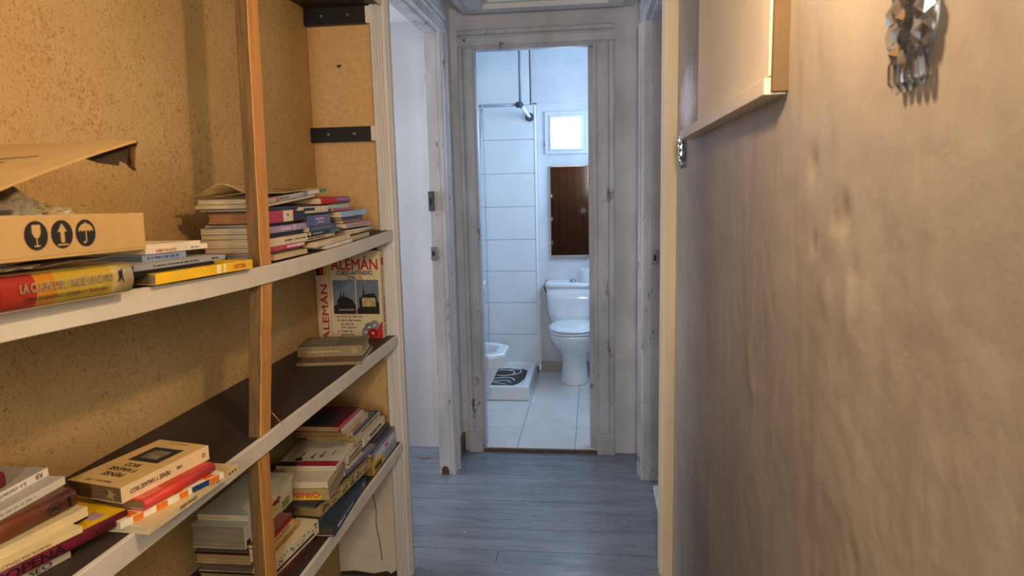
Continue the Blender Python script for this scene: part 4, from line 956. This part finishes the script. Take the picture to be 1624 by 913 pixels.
# small bright window
wn = thing('window_2', 'small square frosted window glowing above the mirror', 'window', (-.193, 5.0, 1.614)); wn['kind'] = 'structure'
bm = bm_new()
for a, b_, c, d in ((-.15, .15, 0, .028), (-.15, .15, .268, .296), (-.15, -.112, .028, .268), (.112, .15, .028, .268)): box(bm, a, b_, -.014, 0, c, d)
obj('window_frame', bm, M('cfd2d6', .5, .08), wn, .002)
bm = bm_new()
for a, b_, c, d in ((-.118, .118, .024, .04), (-.118, .118, .252, .27), (-.118, -.104, .04, .252), (.104, .118, .04, .252)): box(bm, a, b_, -.022, -.002, c, d)
obj('sash', bm, M('d6d8dc', .4, .05), wn, .004)
bm = bm_new(); prism(bm, [(x, z) for x, y_, z in [(p[0], 0, p[1]) for p in ell(0, .146, 0, .106, .108, 40, 7)]], 'y', -.008, -.003); obj('pane', bm, m_emit((.80, .90, 1.0), 14.0), wn)
bm = bm_new(); box(bm, -.155, -.148, -.012, 0, .055, .085); obj('hinge', bm, METAL_DK, wn)
# shower tray and mat
st = thing('shower_tray', 'low white ceramic shower tray in the corner', 'shower tray', (-.76, 4.6, .02))
bm = bm_new(); box(bm, -.335, .335, -.335, .33, 0, .012); e = .045
for q in ((-.335, .335, -.335, -.335+e), (-.335, .335, .33-e, .33), (-.335, -.335+e, -.335+e, .33-e), (.335-e, .335, -.335+e, .33-e)): box(bm, q[0], q[1], q[2], q[3], 0, .092)
box(bm, -.33, .33, -.33, .325, .012, .066); obj('tray_body', bm, CERAMIC, st, .008, segs=3)
mt = thing('bath_mat', 'dark grey rubber mat with pale swirling outlines in the shower tray', 'mat', (-.66, 4.58, .087))
pts = [(-.16, -.20), (.12, -.20), (.16, -.12), (.19, .02), (.20, .14), (.15, .20), (.05, .215), (-.05, .20), (-.13, .15), (-.17, .05), (-.18, -.1)]
bm = bm_new(); prism(bm, pts, 'z', 0, .008); obj('mat_body', bm, M('3d3b3d', .7, .2, 30), mt, .003)
def swirl(pp, r=.006):
    bm = bm_new(); P = []
    for i in range(len(pp)-1):
        for k in range(4):
            p0 = Vector(pp[max(i-1, 0)]); p1 = Vector(pp[i]); p2 = Vector(pp[i+1]); p3 = Vector(pp[min(i+2, len(pp)-1)]); q = k/4
            P.append(.5*((2*p1)+(-p0+p2)*q+(2*p0-5*p1+4*p2-p3)*q*q+(-p0+3*p1-3*p2+p3)*q*q*q))
    P.append(Vector(pp[-1])); tube(bm, [(v.x, v.y, .0075) for v in P], r, 8)
    for v in bm.verts: v.co.z = .008+(v.co.z-.0075)*.4
    obj('pale_outline', bm, M('cfcdc8', .6), mt)
swirl([(-.06, .02), (-.09, .09), (-.02, .16), (.07, .15), (.10, .08), (.05, .02), (-.02, .03)])
swirl([(.03, .16), (.12, .19), (.14, .10), (.09, .03)])
swirl([(-.10, -.02), (-.04, -.06), (.04, -.03), (.10, -.05), (.12, -.10)])
swirl([(-.12, -.10), (-.05, -.08), (0, -.12), (.06, -.10), (.10, -.15)]); swirl([(-.11, -.18), (-.04, -.14), (.02, -.17), (.07, -.19)])
bm = bm_new(); loft(bm, [ell(.0, .09, z, .04, .045, 20) for z in (.0078, .0095)]); obj('dark_spot', bm, BLACK, mt)
# shower rail and curtain
rl = thing('shower_rail', 'angled white shower curtain rail hung from a thin rod', 'rail', (-.444, 4.3, 1.885))
WR = M('dfe3e8', .3, .03)
bm = bm_new(); tube(bm, [(0, .01, 0), (0, .625, -.012)], .011, 12); obj('rail_bar', bm, WR, rl)
bm = bm_new(); tube(bm, [(-.01, 0, 0), (-.655, 0, 0)], .010, 12); obj('rail_bar', bm, M('9aa0a8', .35, .1, metal=.4), rl)
bm = bm_new(); tube(bm, [(.0, 0, .015), (.0, 0, .535)], .008, 10); obj('hanger_rod', bm, M('7e848c', .4, .1), rl)
bm = bm_new(); tube(bm, [(-.025, 0, 0), (.012, 0, 0)], .018, 14); tube(bm, [(0, -.005, 0), (0, .03, 0)], .018, 14); obj('corner_joint', bm, M('454a52', .5), rl)
bm = bm_new(); loft(bm, [[(x, y_, z) for x, z, y_ in ell(0, -.014, yy, r, r, 24)] for yy, r in ((.605, .026), (.615, .030), (.632, .030))]); obj('wall_flange', bm, M('3d434c', .45), rl)
cu = thing('shower_curtain', 'gathered white shower curtain hanging at the left of the shower', 'curtain', (-.80, 4.3, .70))
bm = bm_new(); rows = []
for j in range(25):
    z = 1.17-1.17*j/24; row = []
    for i in range(41):
        u = i/40; x = -.17+.30*u*(1-.10*math.sin(j/24*3.0))-.02*(j/24); y_ = .022*math.sin(u*math.pi*9+.4*math.sin(j*.3))*(.6+.5*j/24)
        row.append(bm.verts.new((x, y_, z)))
    rows.append(row)
for a, c in zip(rows, rows[1:]):
    for i in range(40): bm.faces.new((a[i], a[i+1], c[i+1], c[i])).smooth = True
o = obj('curtain_cloth', bm, M('e3e6ea', .7, .05), cu); so = o.modifiers.new('thickness', 'SOLIDIFY'); so.thickness = .0015
for i in range(6):
    bm = bm_new(); k = 14; tube(bm, [(-.15+.055*i, .016*math.cos(2*math.pi*q/k), 1.180+.016*math.sin(2*math.pi*q/k)) for q in range(k+1)], .002, 6); obj('curtain_ring', bm, WR, cu)
# washbasin and bidet on the left wall
wb = thing('washbasin', 'white ceramic washbasin edge on the left bathroom wall', 'washbasin', (-.85, 3.78, .02))
bm = bm_new(); loft(bm, [ell(-.0, 0, z, rx, ry, 40, 2.4) for z, rx, ry in ((.69, .10, .09), (.74, .17, .14), (.79, .22, .18), (.82, .236, .195), (.84, .24, .198), (.845, .232, .19), (.835, .20, .16), (.78, .16, .13), (.74, .06, .05))]); obj('basin', bm, CERAMIC, wb)
bm = bm_new(); loft(bm, [ell(-.06, 0, z, rx, ry, 24) for z, rx, ry in ((0, .10, .09), (.02, .10, .09), (.1, .07, .07), (.6, .075, .075), (.70, .10, .09))]); obj('pedestal', bm, CERAMIC, wb)
bm = bm_new(); tube(bm, [(-.19, 0, .84), (-.19, 0, .92), (-.17, 0, .945), (-.10, 0, .94), (-.085, 0, .92)], .012, 12); obj('tap', bm, METAL, wb)
bd = thing('bidet', 'white faceted ceramic bidet beside the shower tray', 'bidet', (-.76, 4.05, .02))
def octr(z, x0, x1, hy, ch, cy=0): return [(x0, cy-hy, z), (x1-ch, cy-hy, z), (x1, cy-hy+ch*.8, z), (x1, cy+hy-ch*.8, z), (x1-ch, cy+hy, z), (x0, cy+hy, z)]
bm = bm_new(); loft(bm, [octr(z, -.30, x1_, hy, ch) for z, x1_, hy, ch in ((0, .06, .10, .05), (.12, .10, .115, .05), (.30, .19, .15, .07), (.31, .225, .17, .085), (.375, .235, .18, .09), (.395, .228, .175, .088), (.395, .17, .125, .06), (.33, .13, .10, .05))], smooth=False); obj('bidet_bowl', bm, CERAMIC, bd, .006)
bm = bm_new(); tube(bm, [(-.22, 0, .39), (-.22, 0, .44), (-.20, 0, .455), (-.15, 0, .445)], .011, 12); obj('tap', bm, METAL, bd)
# toilet brush holder behind the bowl
tb = thing('toilet_brush', 'white toilet brush holder half hidden behind the toilet', 'brush', (.03, 4.86, .02))
bm = bm_new(); loft(bm, [ell(0, 0, z, r, r, 24) for z, r in ((0, .05), (.01, .055), (.13, .045), (.135, .04))]); obj('holder', bm, CERAMIC, tb)
bm = bm_new(); tube(bm, [(0, 0, .12), (0, 0, .36)], .007, 10); obj('handle', bm, CERAMIC, tb)
# paint flecks and chips on the corridor boards
CH = M('b9b8b4', .8)
rr = random.Random(11)
for (x, y) in ((-.03, 3.28), (.10, 3.30), (.06, 3.2), (.02, 3.0), (-.15, 3.0), (-.22, 2.78), (-.46, 3.1), (-.52, 2.6), (-.60, 2.62), (-.53, 2.58), (-.30, 2.86), (.12, 2.72), (-.72, 2.78), (-.03, 2.56)):
    bm = bm_new(); k = rr.randint(4, 6); s = rr.uniform(.003, .008)
    prism(bm, [(x+s*rr.uniform(.6, 1.3)*math.cos(2*math.pi*i/k), y+s*.7*rr.uniform(.6, 1.3)*math.sin(2*math.pi*i/k)) for i in range(k)], 'z', 0, .0012)
    obj('paint_fleck', bm, CH, floor)
bm = bm_new(); prism(bm, [(-.92, 3.33), (-.86, 3.345), (-.84, 3.335), (-.88, 3.32)], 'z', 0, .0015); obj('paint_fleck', bm, M('7a5638', .8), floor)
